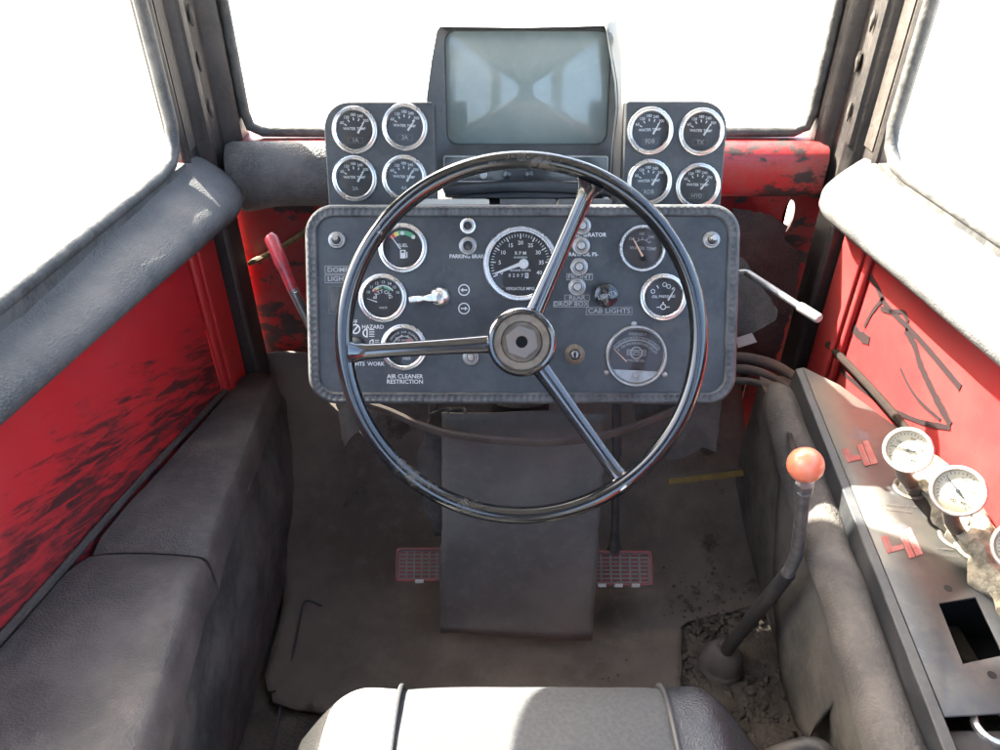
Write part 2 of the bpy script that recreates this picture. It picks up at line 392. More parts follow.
def posts(parent, f, material):
    p = MB(); p.box(*sorted((f(-.562), f(-.548))), 1.20, 1.315, .05, .79); p.build('post', material, parent, bevel=.006)
    p = MB(); p.box(*sorted((f(-.549), f(-.541))), 1.215, 1.232, .05, .79); p.build('post_rib', material, parent, bevel=.003)
    p = MB(); p.box(*sorted((f(-.562), f(-.525))), 1.322, 1.40, .0, .70); p.build('corner_strip', 'black_steel', parent, bevel=.008)
for w_, f_ in ((wl_, lambda x: x), (wr_, mx)):      # panels added out of view to trim the monitor's reflections
    p = MB(); p.box(*sorted((f_(-.553), f_(-.530))), -.735, -.22, .90, 2.249); p.build('reflection_panel', 'roof_liner', w_, bevel=.004)
posts(wl_, lambda x: x, 'red_paint'); posts(wr_, mx, 'red_shade_toned')
# the welded bottom flange of each side wall
p = MB(); p.tube(smooth_path([at_x(-30, 672, XL + .006), at_x(60, 572, XL + .006), at_x(150, 470, XL + .006), at_x(243, 372, XL + .006)]), .006, 8); p.build('bottom_flange', 'brown_channel', wl_)
p = MB(); p.tube(smooth_path([(XR - .012, 1.25, .45), (XR - .014, 1.1, .475), (XR - .02, .98, .495), (XR - .024, .9, .505)]), .007, 8); p.build('bottom_flange', 'rust_tube', wr_)
# unseen panel added at the left window to block sun and shade the seat
p = MB(); p.prism([(.70, .98), (.82, 1.13), (1.0, 1.165), (1.262, 1.115), (1.262, 2.249), (.72, 2.249)], -.553, -.535, Matrix(((0, 0, 1, 0), (1, 0, 0, 0), (0, 1, 0, 0), (0, 0, 0, 1)))); p.build('sun_block_panel', 'black_steel', wl_, bevel=.004)
# front wall (bulkhead) with a slit of daylight at the right corner
FW = 1.47
f = MB(); f.box(XL, .60, FW, FW + .02, -.02, .80)
fw = struct(f.build('front_wall', 'red_dirty'))
oc = [(.602, .55), (XR + .03, .55), (XR + .03, .80), (.602, .80)]
c0 = at_y(811, 219, FW)
inner = [(c0.x - .05 + .012 * math.cos(a), c0.z + .006 + .036 * math.sin(a)) for a in [2 * math.pi * (k + .5) / 40 for k in range(40)]]
f = MB(); f.ring(polar(oc, c0.x - .05, c0.z + .006, 40), inner, 0, .02, Matrix(((1, 0, 0, 0), (0, 0, 1, FW), (0, 1, 0, 0), (0, 0, 0, 1)))); f.build('corner_plate', 'red_dirty', fw)
f = MB(); f.box(.602, XR + .03, FW, FW + .02, -.02, .549); f.build('corner_plate', 'red_dirty', fw)
# front cross beam below the windshield
bm_ = MB(); secs = []
prof = [(1.47, .800), (1.425, .800), (1.405, .792), (1.395, .775), (1.395, .715), (1.402, .70), (1.42, .695), (1.47, .695)]
for x in [XL + .05, -.2, .2, .55, XR - .04]: secs.append([(x, y, z) for y, z in prof])
bm_.loft(secs, closed=True, caps=True)
tag(bm_.build('cross_beam', 'red_dirty', angle=50), 'red steel beam with scraped paint under the windshield', 'beam')
# roof and rear of the cab (out of view; they close the cab and shape its light)
r_ = MB(); r_.box(XL - .08, XR + .08, -.85, 1.62, 2.25, 2.33); struct(r_.build('roof', 'roof_liner', bevel=.02))
rw = MB(); rw.box(XL, XR, -.80, -.76, -.02, .85); rwo = struct(rw.build('rear_wall', 'roof_liner'))
for x0, x1 in ((XL, XL + .05), (-.03, .16), (XR - .05, XR)):
    q = MB(); q.box(x0, x1, -.80, -.74, .851, 2.249); q.build('rear_post', 'black_steel', rwo, bevel=.01)
q = MB(); q.box(XL + .091, XR - .091, -.79, -.75, 1.85, 2.248); q.build('rear_header', 'black_steel', rwo)

# ------------------------------------------------------------------ corner pillars
plan = [(-.585, 1.292), (-.557, 1.286), (-.550, 1.300), (-.556, 1.306), (-.556, 1.345), (-.542, 1.352), (-.530, 1.372), (-.534, 1.388), (-.530, 1.412), (-.512, 1.418), (-.498, 1.435), (-.498, 1.485), (-.585, 1.485)]
def pillar(f, label):
    root = thing('corner_pillar', label, 'pillar', loc=(f(-.54), 1.38, .80), group='front corner pillars of the cab')
    o = MB(); o.prism([(f(x), y) for x, y in plan], .69, 2.249); o.build('post', 'black_steel', root, bevel=.004)
    o = MB(); o.prism([(f(x), y) for x, y in ((-.5555, 1.308), (-.5525, 1.308), (-.5525, 1.343), (-.5555, 1.343))], .82, 2.24); o.build('channel', 'brown_channel', root)
    o = MB(); o.tube([(f(-.540), 1.367, .815), (f(-.540), 1.367, 2.24)], .010, 8); o.build('seam_rib', 'black_steel', root)
    for k in range(5):
        z = .86 + .075 * k + random.uniform(-.01, .01); yy = 1.385 + random.uniform(-.004, .02); o = MB()
        secs = []
        for j in range(6):
            t = j / 5; rad = .0065 * math.sin(math.pi * (.12 + .76 * t)); cz = z + .035 * t
            secs.append([(f(-.528) + rad * .6 * math.cos(a) + nzv((a, t * 9, k), 2, .002), yy + rad * math.sin(a), cz) for a in [2 * math.pi * i / 8 for i in range(8)]])
        o.loft(secs, closed=True, caps=True); o.build('sealant_blob', 'brown_channel', root)
    return root
pillar(lambda x: x, 'dark steel corner pillar between left side window and windshield')
pillar(mx, 'dark steel corner pillar between windshield and right side window')
# ------------------------------------------------------------------ windows
def side_window(f, label):
    root = thing('side_window', label, 'window', loc=(f(XL), .6, .81), group='side windows of the cab')
    zs = [(-.72, .90), (.0, .878), (.5, .855), (.9, .835), (1.17, .822)]
    path = [(f(-.556), y, z) for y, z in zs] + [(f(-.556), 1.225, .825), (f(-.556), 1.255, .845), (f(-.556), 1.268, .88), (f(-.556), 1.268, 1.2), (f(-.556), 1.268, 2.24)]
    o = MB(); o.tube(path, .0110, 10); o.build('gasket', 'gasket', root)
    o = MB(); o.box(*sorted((f(-.564), f(-.568))), -.72, 1.272, .815, 2.24); o.build('pane', 'window_glass', root)
    o = MB(); o.loft([[(f(-.585), y, .79), (f(-.585), y, z - .004), (f(-.55), y, z - .006), (f(-.55), y, .79)] for y, z in zs + [(1.27, .818)]], closed=True, caps=True); o.build('sill', 'gasket', root)
    return root
side_window(lambda x: x, 'left side window above the dark grey padded sill')
side_window(mx, 'right side window above the sunlit padded sill')
root = thing('windshield', 'wide front window behind the monitor', 'window', loc=(MID, 1.465, .80))
xa, xb = -.490, mx(-.490)
path = [(xa, 1.452, 2.24), (xa, 1.452, .85), (xa + .006, 1.452, .822), (xa + .028, 1.452, .812)] + [(x, 1.452, .811) for x in (-.3, 0, .3, xb - .1)] + [(xb - .028, 1.452, .812), (xb - .006, 1.452, .822), (xb, 1.452, .85), (xb, 1.452, 2.24)]
o = MB(); o.tube(path, .0105, 10); o.build('gasket', 'gasket', root)
o = MB(); o.box(xa - .004, xb + .004, 1.462, 1.467, .801, 2.24); o.build('pane', 'window_glass', root)

# ------------------------------------------------------------------ padded sills along the sides
def sill_pad(f, taper, label, xin, yend):
    m = MB(); secs = []; n = 60
    for i in range(n + 1):
        y = -.3 + (yend + .3) * i / n
        zt = .806 + .030 * max(0, (1.3 - y))
        h = .080 + .050 * max(0, min(1, (y - .4) / .9))
        e = (.97, .90, .74)[i - (n - 2)] if i >= n - 2 else 1.0
        tp = max(0, min(1, (y - .45) / .8)); w = xin * e * (1 - taper * (1 - tp)); h *= 1 - taper * .35 * (1 - tp); q = []
        for k in range(17):
            t = k / 16
            xx = XL + .004 + w * max(0, math.sin(math.pi * t ** 1.35)) ** .72; zz = zt - h * (.5 + (t - .5) * (1 if e == 1 else .6 + .4 * e))
            d = nzv((xx, y * 1.0, zz), 9, .004) + nzv((xx, y, zz), 30, .0015)
            q.append((f(xx + d * (0 if k in (0, 16) else 1)), y, zz + d * (0 if k == 0 else 1)))
        q += [(f(XL + .002), y, zt - h * .8), (f(XL + .002), y, zt - h * .2)]
        secs.append(q)
    m.loft(secs, closed=True, caps=True)
    o = m.build('padded_sill', 'pad_vinyl', angle=60)
    return tag(o, label, 'padding', 'padded sills along the side windows')
sill_pad(lambda x: x, .55, 'dark grey grained vinyl padded sill under the left window', .084, 1.352)
sill_pad(mx, .1, 'padded sill in bright sunlight under the right window', .084, 1.335)
# front pad on the cross beam, left of the gauges
m = MB(); secs = []
for i in range(25):
    x = -.518 + .37 * i / 24; q = []
    e = .9 if i == 0 else 1
    for k in range(13):
        a = math.pi * (.5 + k / 12.0)
        q.append((x + nzv((x, k, 0), 5, .002), 1.394 + .040 * e * math.cos(a) + nzv((x, k * .2, 2), 14, .004), .748 + .0635 * math.sin(a) * e - .012 * (k / 12) * math.exp(-((x + .5) / .04) ** 2)))
    secs.append(q)
m.loft(secs, closed=True, caps=True)
tag(m.build('front_pad', 'pad_brown', angle=60), 'brownish grey vinyl pad on the front beam beside the left gauges', 'padding')

# ------------------------------------------------------------------ left padded side box
def boxz(y): return .651 - .2375 * y
def boxx(y):
    pts = [(-.4, -.25), (.366, -.335), (.655, -.390), (1.17, -.464), (1.34, -.487)]
    for (a, xa_), (b, xb_) in zip(pts, pts[1:]):
        if y <= b: return xa_ + (xb_ - xa_) * (y - a) / (b - a)
    return pts[-1][1]
root = thing('side_box', 'black vinyl padded box running along the left red wall', 'side box', loc=(-.48, .6, 0))
def cushion(y0, y1, lift):
    m = MB(); secs = []; n = 36
    for i in range(n + 1):
        t = i / n; y = y0 + (y1 - y0) * t; xe = boxx(y); zt = boxz(y) + lift
        e = .55 if i in (0, n) else .85 if i in (1, n - 1) else 1
        q = []
        prof = [(0, 0), (.15, .003), (.35, .005), (.55, .005), (.75, .003), (.90, .001), (.955, -.002), (.985, -.008), (1.0, -.022), (1.0, -.07), (.98, -.078), (.9, -.05), (.3, -.05), (0, -.05)]
        skew = .035 * (1 - t if lift > 0 else t)
        for u, dz in prof:
            x = XL + .012 + (xe - XL - .012) * u
            yy = y + (skew * (u - .5) * -1 if (i == n and lift == 0) else 0)
            d = nzv((x, yy, 1), 7, .006) + nzv((x, yy, 4), 22, .002)
            q.append((x, yy, zt + dz - (1 - e) * .025 + d))
        secs.append(q)
    m.loft(secs, closed=True, caps=True)
    return m.build('cushion', 'box_vinyl', root, angle=60)
cushion(-.2, .668, .004); cushion(.676, 1.318, 0)
m = MB(); secs = []
for i in range(40):
    y = -.2 + 1.53 * i / 39; xe = boxx(y); zt = boxz(y) - .06; q = []
    for k in range(12):
        t = k / 11; x = (xe - .004) * (1 - t) + (-.447 - .02 * max(0, y - 1)) * t + .012 * math.sin(t * math.pi) + nzv((0, y, t), 6, .010)
        q.append((x, y + .02 * t, zt * (1 - t) - .002))
    q += [(XL + .01, y, -.002), (XL + .01, y, zt)]
    secs.append(q)
m.loft(secs, closed=True, caps=True); m.build('side_panel', 'side_carpet', root, angle=60)

# ------------------------------------------------------------------ floor covering
prof = [(.735, .010), (.80, .009), (.90, .011), (.97, .018), (1.03, .04), (1.09, .075), (1.16, .125), (1.24, .18), (1.32, .235), (1.385, .285), (1.395, .33)]
pp = smooth_path([(0, y, z) for y, z in prof], 6); m = MB(); secs = []
for j, p in enumerate(pp):
    y, z = p.y, p.z; t = j / (len(pp) - 1)
    xl = -.434 - .09 * max(0, (y - .95) / .45) + nzv((1, y, 0), 14, .006)
    if y < .80: xl += (.80 - y) * .5
    s_ = max(0, min(1, (y - .90) / .07)); s_ = s_ * s_ * (3 - 2 * s_)
    xr = (.325 + nzv((2, y * 1.0, 0), 18, .014) + .03 * (y - .75) / .15) * (1 - s_) + .545 * s_
    q = []
    for i in range(61):
        u = i / 60; x = xl + (xr - xl) * u
        d = nzv((x, y, 7), 6, .010) * (.4 + t) + nzv((x, y, 9), 20, .003)
        yy = y + (nzv((x, 0, 5), 8, .02) + nzv((x, 0, 8), 30, .006) if j < 3 else 0)
        if j < 2 and x > -.1: yy += .03 * (1 - j / 2) * (x + .1)
        q.append((x, yy - d * t * .6, z + abs(d) * .9))
    secs.append(q)
m.loft(secs); carpet = m.build('carpet', 'carpet', solid=.006, angle=60)
tag(carpet, 'worn brown-black carpet mat covering floor and toe board', 'carpet')
# dirt clods and crumbs on the floor by the gear lever
m = MB(); ico = bmesh.new(); bmesh.ops.create_icosphere(ico, subdivisions=1, radius=1)
iv = [v.co.copy() for v in ico.verts]; ifc = [[v.index for v in f_.verts] for f_ in ico.faces]; ico.free()
for k in range(3400):
    if k < 1500:
        x = random.gauss(.43, .065); y = random.gauss(.80, .12)
        if not (.335 < x < .53 and .55 < y < 1.02) or (x - .42) ** 2 + (y - .84) ** 2 < .036 ** 2: continue
        rad = random.choice([.0015, .002, .002, .003, .003, .004, .005, .007, .010]) * random.uniform(.6, 1.25); z = .006 + rad * .3
        if y > .93: rad *= .5; z = .022 + (y - .93) * .35
    elif k > 2600:
        x = random.gauss(.42, .06); y = random.gauss(.95, .035); rad = random.choice([.0015, .002, .003, .004, .006]) * random.uniform(.6, 1.2)
        if not (.32 < x < .52 and .88 < y < 1.05): continue
        z = .016 + (0 if y < .97 else (y - .97) * .45)
    else:
        x = random.gauss(.28, .15); y = random.gauss(.95, .09); rad = random.uniform(.0008, .0034)
        if not (-.40 < x < .5 and .76 < y < 1.15): continue
        z = .014 + (0 if y < .97 else (y - .97) * .45)
    sc = Vector((random.uniform(.7, 1.3), random.uniform(.7, 1.3), random.uniform(.5, .95))) * rad; a = random.random() * 6.3
    M = Matrix.Translation((x, y, z)) @ Matrix.Rotation(a, 4, 'Z') @ Matrix.Diagonal((*sc, 1))
    m.add([v * (1 + .35 * noise.noise(v * 1.7 + Vector((k * 3.1, 0, 0)))) for v in iv], ifc, M)
dc = m.build('dirt_crumbs', 'dirt', fix=False); dc['kind'] = 'stuff'; dc['label'] = 'loose dirt clods scattered on the floor around the gear lever'; dc['category'] = 'dirt'

# ------------------------------------------------------------------ hanging rubber flap over the steering column
def hang(px, py):
    d = 1.24 + (py - 420) / 210 * .155; return at_d(px, py, d)
root = thing('rubber_flap', 'dark grey rubber mat hanging below the dashboard between the pedals', 'rubber mat', loc=hang(515, 632))
m = MB(); rows = []
for j in range(30):
    py = 412 + (633 - 412) * j / 29; q = []
    l = 440 + (0 if py > 545 else 2); r = 606 - (py - 412) / 221 * 14
    r += random.uniform(-1.6, 1.6) * (1 if py < 560 else .2); l += random.uniform(-.4, .4)
    for i in range(25):
        t = i / 24; x = l + (r - l) * t; p = hang(x, py + (6 * t - 3 if j == 29 else 3 * (t - .5)))
        p.y += .003 * math.sin(t * 5 + py * .01) + nzv((t * 2, py * .01, 0), 2, .005) - .006 * (1 if j > 27 else 0) * (j - 27) / 2
        q.append(p)
    rows.append(q)
m.loft(rows); m.build('lower_sheet', 'flap_rubber', root, solid=.004, angle=60)
m = MB(); rows = []
for j in range(24):
    py = 412 + (540 - 412) * j / 23; q = []
    l = 422 + 5 * math.sin(py * .05) + random.uniform(-3, 3) + (12 if j == 0 else 0) + max(0, py - 525) * .5; r = 470
    for i in range(10):
        t = i / 9; p = hang(l + (r - l) * t, py); p.y += .012 + nzv((t * 2, py * .01, 4), 2, .008); q.append(p)
    rows.append(q)
m.loft(rows); m.build('torn_sheet', 'torn_mat', root, solid=.003, angle=60)

# ------------------------------------------------------------------ pedals
def pedal(x0, x1, y0, y1, d, label, tabs):
    fr = Frame((x0 + x1) / 2, (y0 + y1) / 2, d); fr.k
    root = thing('pedal', label, 'pedal', M=fr.M, group='foot pedals either side of the rubber flap')
    w = (x1 - x0) * fr.k / 2; h = (y1 - y0) * fr.k / 2
    o = MB(); o.prism(rrect(-w, w, -h, h, .006), -.012, -.0015); o.build('base_plate', 'pedal_red', root, world=False)
    o = MB(); O = rrect(-w, w, -h, h, .007); I = rrect(-w + .005, w - .005, -h + .005, h - .005, .004)
    o.ring(O, I, -.0012, .004); o.build('rim', 'pedal_red', root, world=False, bevel=.001)
    o = MB(); nxx = 9; nyy = 7; gx = (w - .006) * 2 / nxx; gy = (h - .006) * 2 / nyy
    for i in range(nxx + 1):
        x = -w + .006 + i * gx; o.box(x - .0016, x + .0016, -h + .006, h - .006, -.0014, .0018)
    for j in range(nyy + 1):
        y = -h + .006 + j * gy; o.box(-w + .006, w - .006, y - .0014, y + .0014, -.0014, .0014)
    o.build('tread_grid', 'pedal_rubber', root, world=False)
    for t in tabs:
        o = MB(); o.box(t * w - .008, t * w + .008, -h - .003, -h + .004, -.006, .0065); o.build('clip', 'chrome_dull', root, world=False, bevel=.001)
    return root
pedal(396, 470, 548, 581, 1.42, 'left red-edged foot pedal with square grid tread', (-.35, .4))
pr = pedal(560, 652, 551, 585, 1.42, 'right red-edged foot pedal with square grid tread', (-.1, .25, .62))
o = MB(); o.tube([at_d(616, 395, 1.36), at_d(616, 480, 1.40), at_d(615, 545, 1.432)], .0075, 8); o.build('arm', 'lever_dirty', pr)
o = MB(); o.tube([at_d(615, 528, 1.425), at_d(615, 540, 1.43), at_d(614, 551, 1.434)], [.007, .010, .015], 8); o.build('arm_socket', 'lever_dirty', pr)

# ------------------------------------------------------------------ gauges
def arc_strip(m, r0, r1, a0, a1, z, n=10):
    pts = [(r * math.cos(R(a0 + (a1 - a0) * k / n)), r * math.sin(R(a0 + (a1 - a0) * k / n)), z) for k in range(n + 1) for r in (r0, r1)]
    m.add(pts, [(2 * k, 2 * k + 1, 2 * k + 3, 2 * k + 2) for k in range(n)])
def tick(m, a, r0, r1, w, z):
    c, s_ = math.cos(R(a)), math.sin(R(a)); p = (-s_ * w, c * w)
    m.add([(r0 * c - p[0], r0 * s_ - p[1], z), (r0 * c + p[0], r0 * s_ + p[1], z), (r1 * c + p[0], r1 * s_ + p[1], z), (r1 * c - p[0], r1 * s_ - p[1], z)], [(0, 1, 2, 3)])
def needle(m, x0, y0, x1, y1, w, z):
    d = Vector((x1 - x0, y1 - y0)); l = d.length; d /= l; p = Vector((-d.y, d.x)) * w
    m.prism([(x0 - p.x, y0 - p.y), (x1 - p.x * .35, y1 - p.y * .35), (x1 + p.x * .35, y1 + p.y * .35), (x0 + p.x, y0 + p.y)], z, z + .0006)
def gauge(root, fr, px, py, rpx, face='dial_black', thin=False, rim='chrome'):
    x, y = fr.xy(px, py); r = rpx * fr.k; fi = .80 if not thin else .86
    o = MB()
    if thin: o.ring_lathe([(r, -.004), (r, .004), (r * .97, .006), (r * .92, .006), (r * .89, .004), (r * .87, .005), (r * fi, .0045), (r * fi * .985, .0006)], 48)
    else: o.ring_lathe([(r, -.004), (r, .003), (r * .975, .0048), (r * .93, .0052), (r * .905, .0042), (r * .885, .0062), (r * .84, .0070), (r * fi, .0055), (r * fi * .985, .0006)], 48)
    gpart = o.build('gauge', rim, root, world=False, loc=(x, y, 0), angle=30); gpart.rotation_euler = (0, 0, R(random.uniform(-4, 4)))
    o = MB(); o.lathe([(r * fi * 1.01, -.003), (r * fi * 1.01, .0006)], 40); o.build('dial', face, gpart, world=False)
    o = MB(); o.lathe([(r * fi * .995, .0044), (r * fi * .995, .0048)], 40); o.build('lens', 'dial_glass', gpart, world=False)
    return gpart, r * fi
Z = .0011
def sub(m, name, material, gp): return m.build(name, material, gp, world=False, fix=False)
# ------------------------------------------------------------------ side gauge plates beside the monitor
def pod(px0, px1, py0, py1, corner, gauges, label):
    fr = Frame((px0 + px1) / 2, (py0 + py1) / 2, 1.13, 525, 160)
    root = thing('gauge_plate', label, 'gauge plate', M=fr.M, group='gauge plates beside the monitor')
    x0, y0 = fr.xy(px0, py1); x1, y1 = fr.xy(px1, py0); rb = 26 * fr.k; s4 = 3 * fr.k
    out = []
    for cx, cy, a0, rr in ((x1, y1, 0, rb if corner == 'r' else s4), (x0, y1, 90, rb if corner == 'l' else s4), (x0, y0, 180, s4), (x1, y0, 270, s4)):
        cx += -rr if a0 in (0, 270) else rr; cy += -rr if a0 in (0, 90) else rr
        out += [(cx + rr * math.cos(R(a0 + 90 * k / 8)), cy + rr * math.sin(R(a0 + 90 * k / 8))) for k in range(9)]
    o = MB(); o.prism(out, -.030, 0); o.build('plate', 'pod_plate', root, world=False, bevel=.002)
    for gx, gy, gr, name, boxed in gauges:
        gp, r = gauge(root, fr, gx, gy, gr)
        t = MB()
        for a, s_ in zip((152, 124, 95, 66, 38), ('60', '120', '180', '240', '300')):
            tick(t, a, r * .50, r * .64, r * .028, Z); t.text(s_, r * .21, r * .78 * math.cos(R(a)), r * .78 * math.sin(R(a)), Z, 0)
        t.text('WATER TEMP', r * .20, -.02 * r, r * .06, Z, 0)
        sub(t, 'dial_print', 'white_print', gp)
        t = MB(); na = random.uniform(-.07, .07); needle(t, r * (.16 + na * .2), -r * .17, r * (.52 + na), r * (.40 - na), r * .055, Z + .0006); sub(t, 'needle', 'white_print', gp)
        if boxed:
            t = MB(); t.ring(rrect(-r * .42, r * .42, -r * .70, -r * .38, r * .03, 2), rrect(-r * .39, r * .39, -r * .67, -r * .41, r * .03, 2), Z, Z + .0002); sub(t, 'name_tape', 'tape_brown', gp)
        t = MB(); t.text(name, r * .30, 0, -r * .54, Z + .0003); sub(t, 'name_print', 'faded_print', gp)
    return root, fr
pod(329, 434, 102, 209, 'l', [(355, 130, 22.8, '1A', 1), (405, 127, 22.8, '2A', 1), (355, 178.5, 22.8, '3A', 0), (404.5, 178, 22.8, '4A', 0)], 'plate with four chrome-ringed gauges left of the monitor')
pod(621, 729, 101, 212, 'r', [(650, 131, 22.8, 'FDB', 1), (701, 132, 22.8, 'TX', 1), (649, 182, 22.8, 'RDB', 1), (697.5, 186, 22.8, 'HYD', 1)], 'plate with four chrome-ringed gauges right of the monitor')

# ------------------------------------------------------------------ monitor
fr = Frame(522, 92, 1.17)
root = thing('monitor', 'black tube monitor with grey-green screen on top of the dashboard', 'monitor', M=fr.M)
outl = [fr.xy(*p) for p in ((438, 27), (480, 27.5), (522, 28), (570, 27), (607, 26), (611, 50), (617, 85), (618, 110), (613, 145), (611, 196), (560, 197), (500, 197), (446, 197), (436, 165), (428, 118), (427, 98), (432, 60))]
scr = rrect(*(lambda a, b: (a[0], b[0], b[1], a[1]))(fr.xy(445, 31), fr.xy(606, 144)), .016, 8)
cx, cy = fr.xy(525, 90); NP = 120
po = polar(outl, cx, cy, NP); pi_ = polar(scr, cx, cy, NP)
o = MB()
rings = [[(x * .86, y * .82 - .005, -.30) for x, y in po], [(x * .97, y * .97, -.10) for x, y in po], [(x, y, .010) for x, y in po], [(x * .995, y * .995, .013) for x, y in po],
         [(cx + (x - cx) * 1.025, cy + (y - cy) * 1.035, .004) for x, y in pi_], [(cx + (x - cx) * 1.012, cy + (y - cy) * 1.015, .003) for x, y in pi_], [(x, y, -.010) for x, y in pi_]]
o.loft(rings, closed=True); o.f.append(list(range(NP))); o.build('housing', 'monitor_case', root, world=False, angle=32)
o = MB(); secs = []
xs0, ys0 = scr[len(scr) // 2][0], scr[len(scr) // 2][1]
for k in range(11):
    t = k / 10; secs.append([(cx + (x - cx) * t * 1.003, cy + (y - cy) * t * 1.003, -.009 + .024 * (1 - (t * .98) ** 2)) for x, y in pi_])
o.loft(secs[1:], closed=True); o.f.append(list(range(NP))); o.build('screen', 'screen', root, world=False, angle=80)
a = fr.xy(444, 155); b = fr.xy(606, 181)
o = MB(); o.ring(rrect(a[0], b[0], b[1], a[1], .004, 4), rrect(a[0] + .0018, b[0] - .0018, b[1] + .0018, a[1] - .0018, .003, 4), .0075, .0165); o.build('panel_frame', 'chrome_dull', root, world=False)
o = MB(); o.prism(rrect(a[0] + .0019, b[0] - .0019, b[1] + .0019, a[1] - .0019, .003, 4), .006, .0145); o.build('control_panel', 'knob_black', root, world=False)
for kx in (484, 507, 529):
    q = fr.xy(kx, 173); o = MB(); o.lathe([(.0072, .014), (.0072, .024), (.006, .0265), (0, .0268)], 20); o.build('knob', 'chrome_dull' if kx == 484 else 'knob_black', root, world=False, loc=(q[0], q[1], 0))
o = MB(); secs = []
for i in range(21):
    q = fr.xy(446 + 164 * i / 20, 190 - 5 * math.sin(math.pi * i / 20)); secs.append([(q[0], q[1] + .010 * math.cos(t), .016 + .006 * math.sin(t)) for t in [2 * math.pi * k / 8 for k in range(8)]])
o.loft(secs, closed=True, caps=True); o.build('lower_lip', 'monitor_case', root, world=False)
# steel mounting plate on the right of the monitor
q = [fr.xy(*p) for p in ((608, 26), (622, 5), (622.5, 30), (622, 204), (611, 204), (614, 150), (618.5, 108), (617, 84), (611.5, 50))]
tri = [(x + .002, y) for x, y in q]; tri = [(x - .0065, y) for x, y in tri]; tri[1:4] = [(x + .0065, y) for x, y in tri[1:4]]; tri[1:4] = [(x * 1.225 / 1.17 + .004, y * 1.225 / 1.17 + .004) for x, y in tri[1:4]]
o = MB(); o.add([(tri[0][0], tri[0][1], .014), (tri[1][0], tri[1][1], -.055), (tri[2][0], tri[2][1], -.055), (tri[3][0], tri[3][1], -.055), (tri[4][0], tri[4][1], .012), (tri[5][0], tri[5][1], .014), (tri[6][0], tri[6][1], .016), (tri[7][0], tri[7][1], .016), (tri[8][0], tri[8][1], .015)],
               [(0, 1, 2, 8), (8, 2, 7), (7, 2, 6), (6, 2, 3, 5), (5, 3, 4)])
br = o.build('side_plate', 'bracket', root, world=False, solid=.002)
br['label'] = 'pale bare-metal side plate'

# ------------------------------------------------------------------ dashboard
fr = Frame(525, 305, 1.08); K = fr.k
dash = thing('dashboard', 'black dashboard panel full of gauges behind the steering wheel', 'dashboard', M=fr.M)
x0, y0 = fr.xy(311, 402); x1, y1 = fr.xy(739, 206)
out = rrect(x0, x1, y0, y1, 26 * K, 10)
o = MB(); o.prism(rrect(x0 + .008, x1 - .008, y0 + .008, y1 - .008, 22 * K, 8), -.012, 0); o.build('panel', 'dash_plastic', dash, world=False)
o = MB(); o.prism(rrect(x0 + .004, x1 - .004, y0 + .004, y1 - .004, 24 * K, 8), -.075, -.0125); o.build('back_box', 'lip_black', dash, world=False, bevel=.004)
# ribbed rubber edging
cl = rrect(x0 + .0075, x1 - .0075, y0 + .0075, y1 - .0075, 22 * K, 12); L_ = []
for (ax, ay), (bx, by) in zip(cl, cl[1:] + cl[:1]):
    d = math.hypot(bx - ax, by - ay); n = max(1, round(d / .0024))
    L_ += [(ax + (bx - ax) * k / n, ay + (by - ay) * k / n) for k in range(n)]
secs = []
for i, (x, y) in enumerate(L_):
    ax, ay = L_[i - 1]; bx, by = L_[(i + 1) % len(L_)]; l = math.hypot(bx - ax, by - ay) or 1; nxv, nyv = (by - ay) / l, -(bx - ax) / l
    rib = .0016 if (i // 2) % 2 else 0
    pr_ = [(.0095, -.012), (.0098, .001), (.0075, .0048), (.0045, .0058), (.003, .0050 - rib), (-.003, .0048 - rib), (-.0048, .0052), (-.0068, .004), (-.0075, .0002), (-.0075, -.004)]
    secs.append([(x + nxv * u, y + nyv * u, z) for u, z in pr_])
o = MB(); o.loft(secs, loop=True); o.build('edging', 'trim_rubber', dash, world=False, fix=True, angle=50)
def D(px, py): return fr.xy(px, py)
def dpart(m, name, material, px, py): 
    x, y = D(px, py); return m.build(name, material, dash, world=False, loc=(x, y, 0))
# fuel gauge
gp, r = gauge(dash, fr, 403, 248, 24.5)
for a0, a1, c in ((140, 122, 'red_print'), (122, 106, 'yellow_print'), (106, 42, 'green_print')):
    t = MB(); arc_strip(t, r * .66, r * .88, a0, a1, Z); sub(t, 'scale_band', c, gp)
t = MB(); t.lathe([(r * .10, Z), (r * .10, Z + .0002)], 12, Matrix.Translation((0, r * .74, .0003))); t.lathe([(r * .10, Z), (r * .10, Z + .0002)], 12, Matrix.Translation((r * .55, r * .53, .0003)))
t.text('FUEL', r * .24, 0, r * .12, Z); t.box(-r * .15, r * .13, -r * .52, -r * .10, Z, Z + .0002); t.box(r * .17, r * .22, -r * .50, -r * .2, Z, Z + .0002); sub(t, 'dial_print', 'white_print', gp)
t = MB(); t.box(-r * .08, r * .06, -r * .25, -r * .15, Z + .0003, Z + .0004); sub(t, 'pump_symbol_window', 'dial_black', gp)
t = MB(); needle(t, -r * .12, -r * .05, -r * .58, r * .60, r * .035, Z + .0008); sub(t, 'needle', 'white_print', gp)
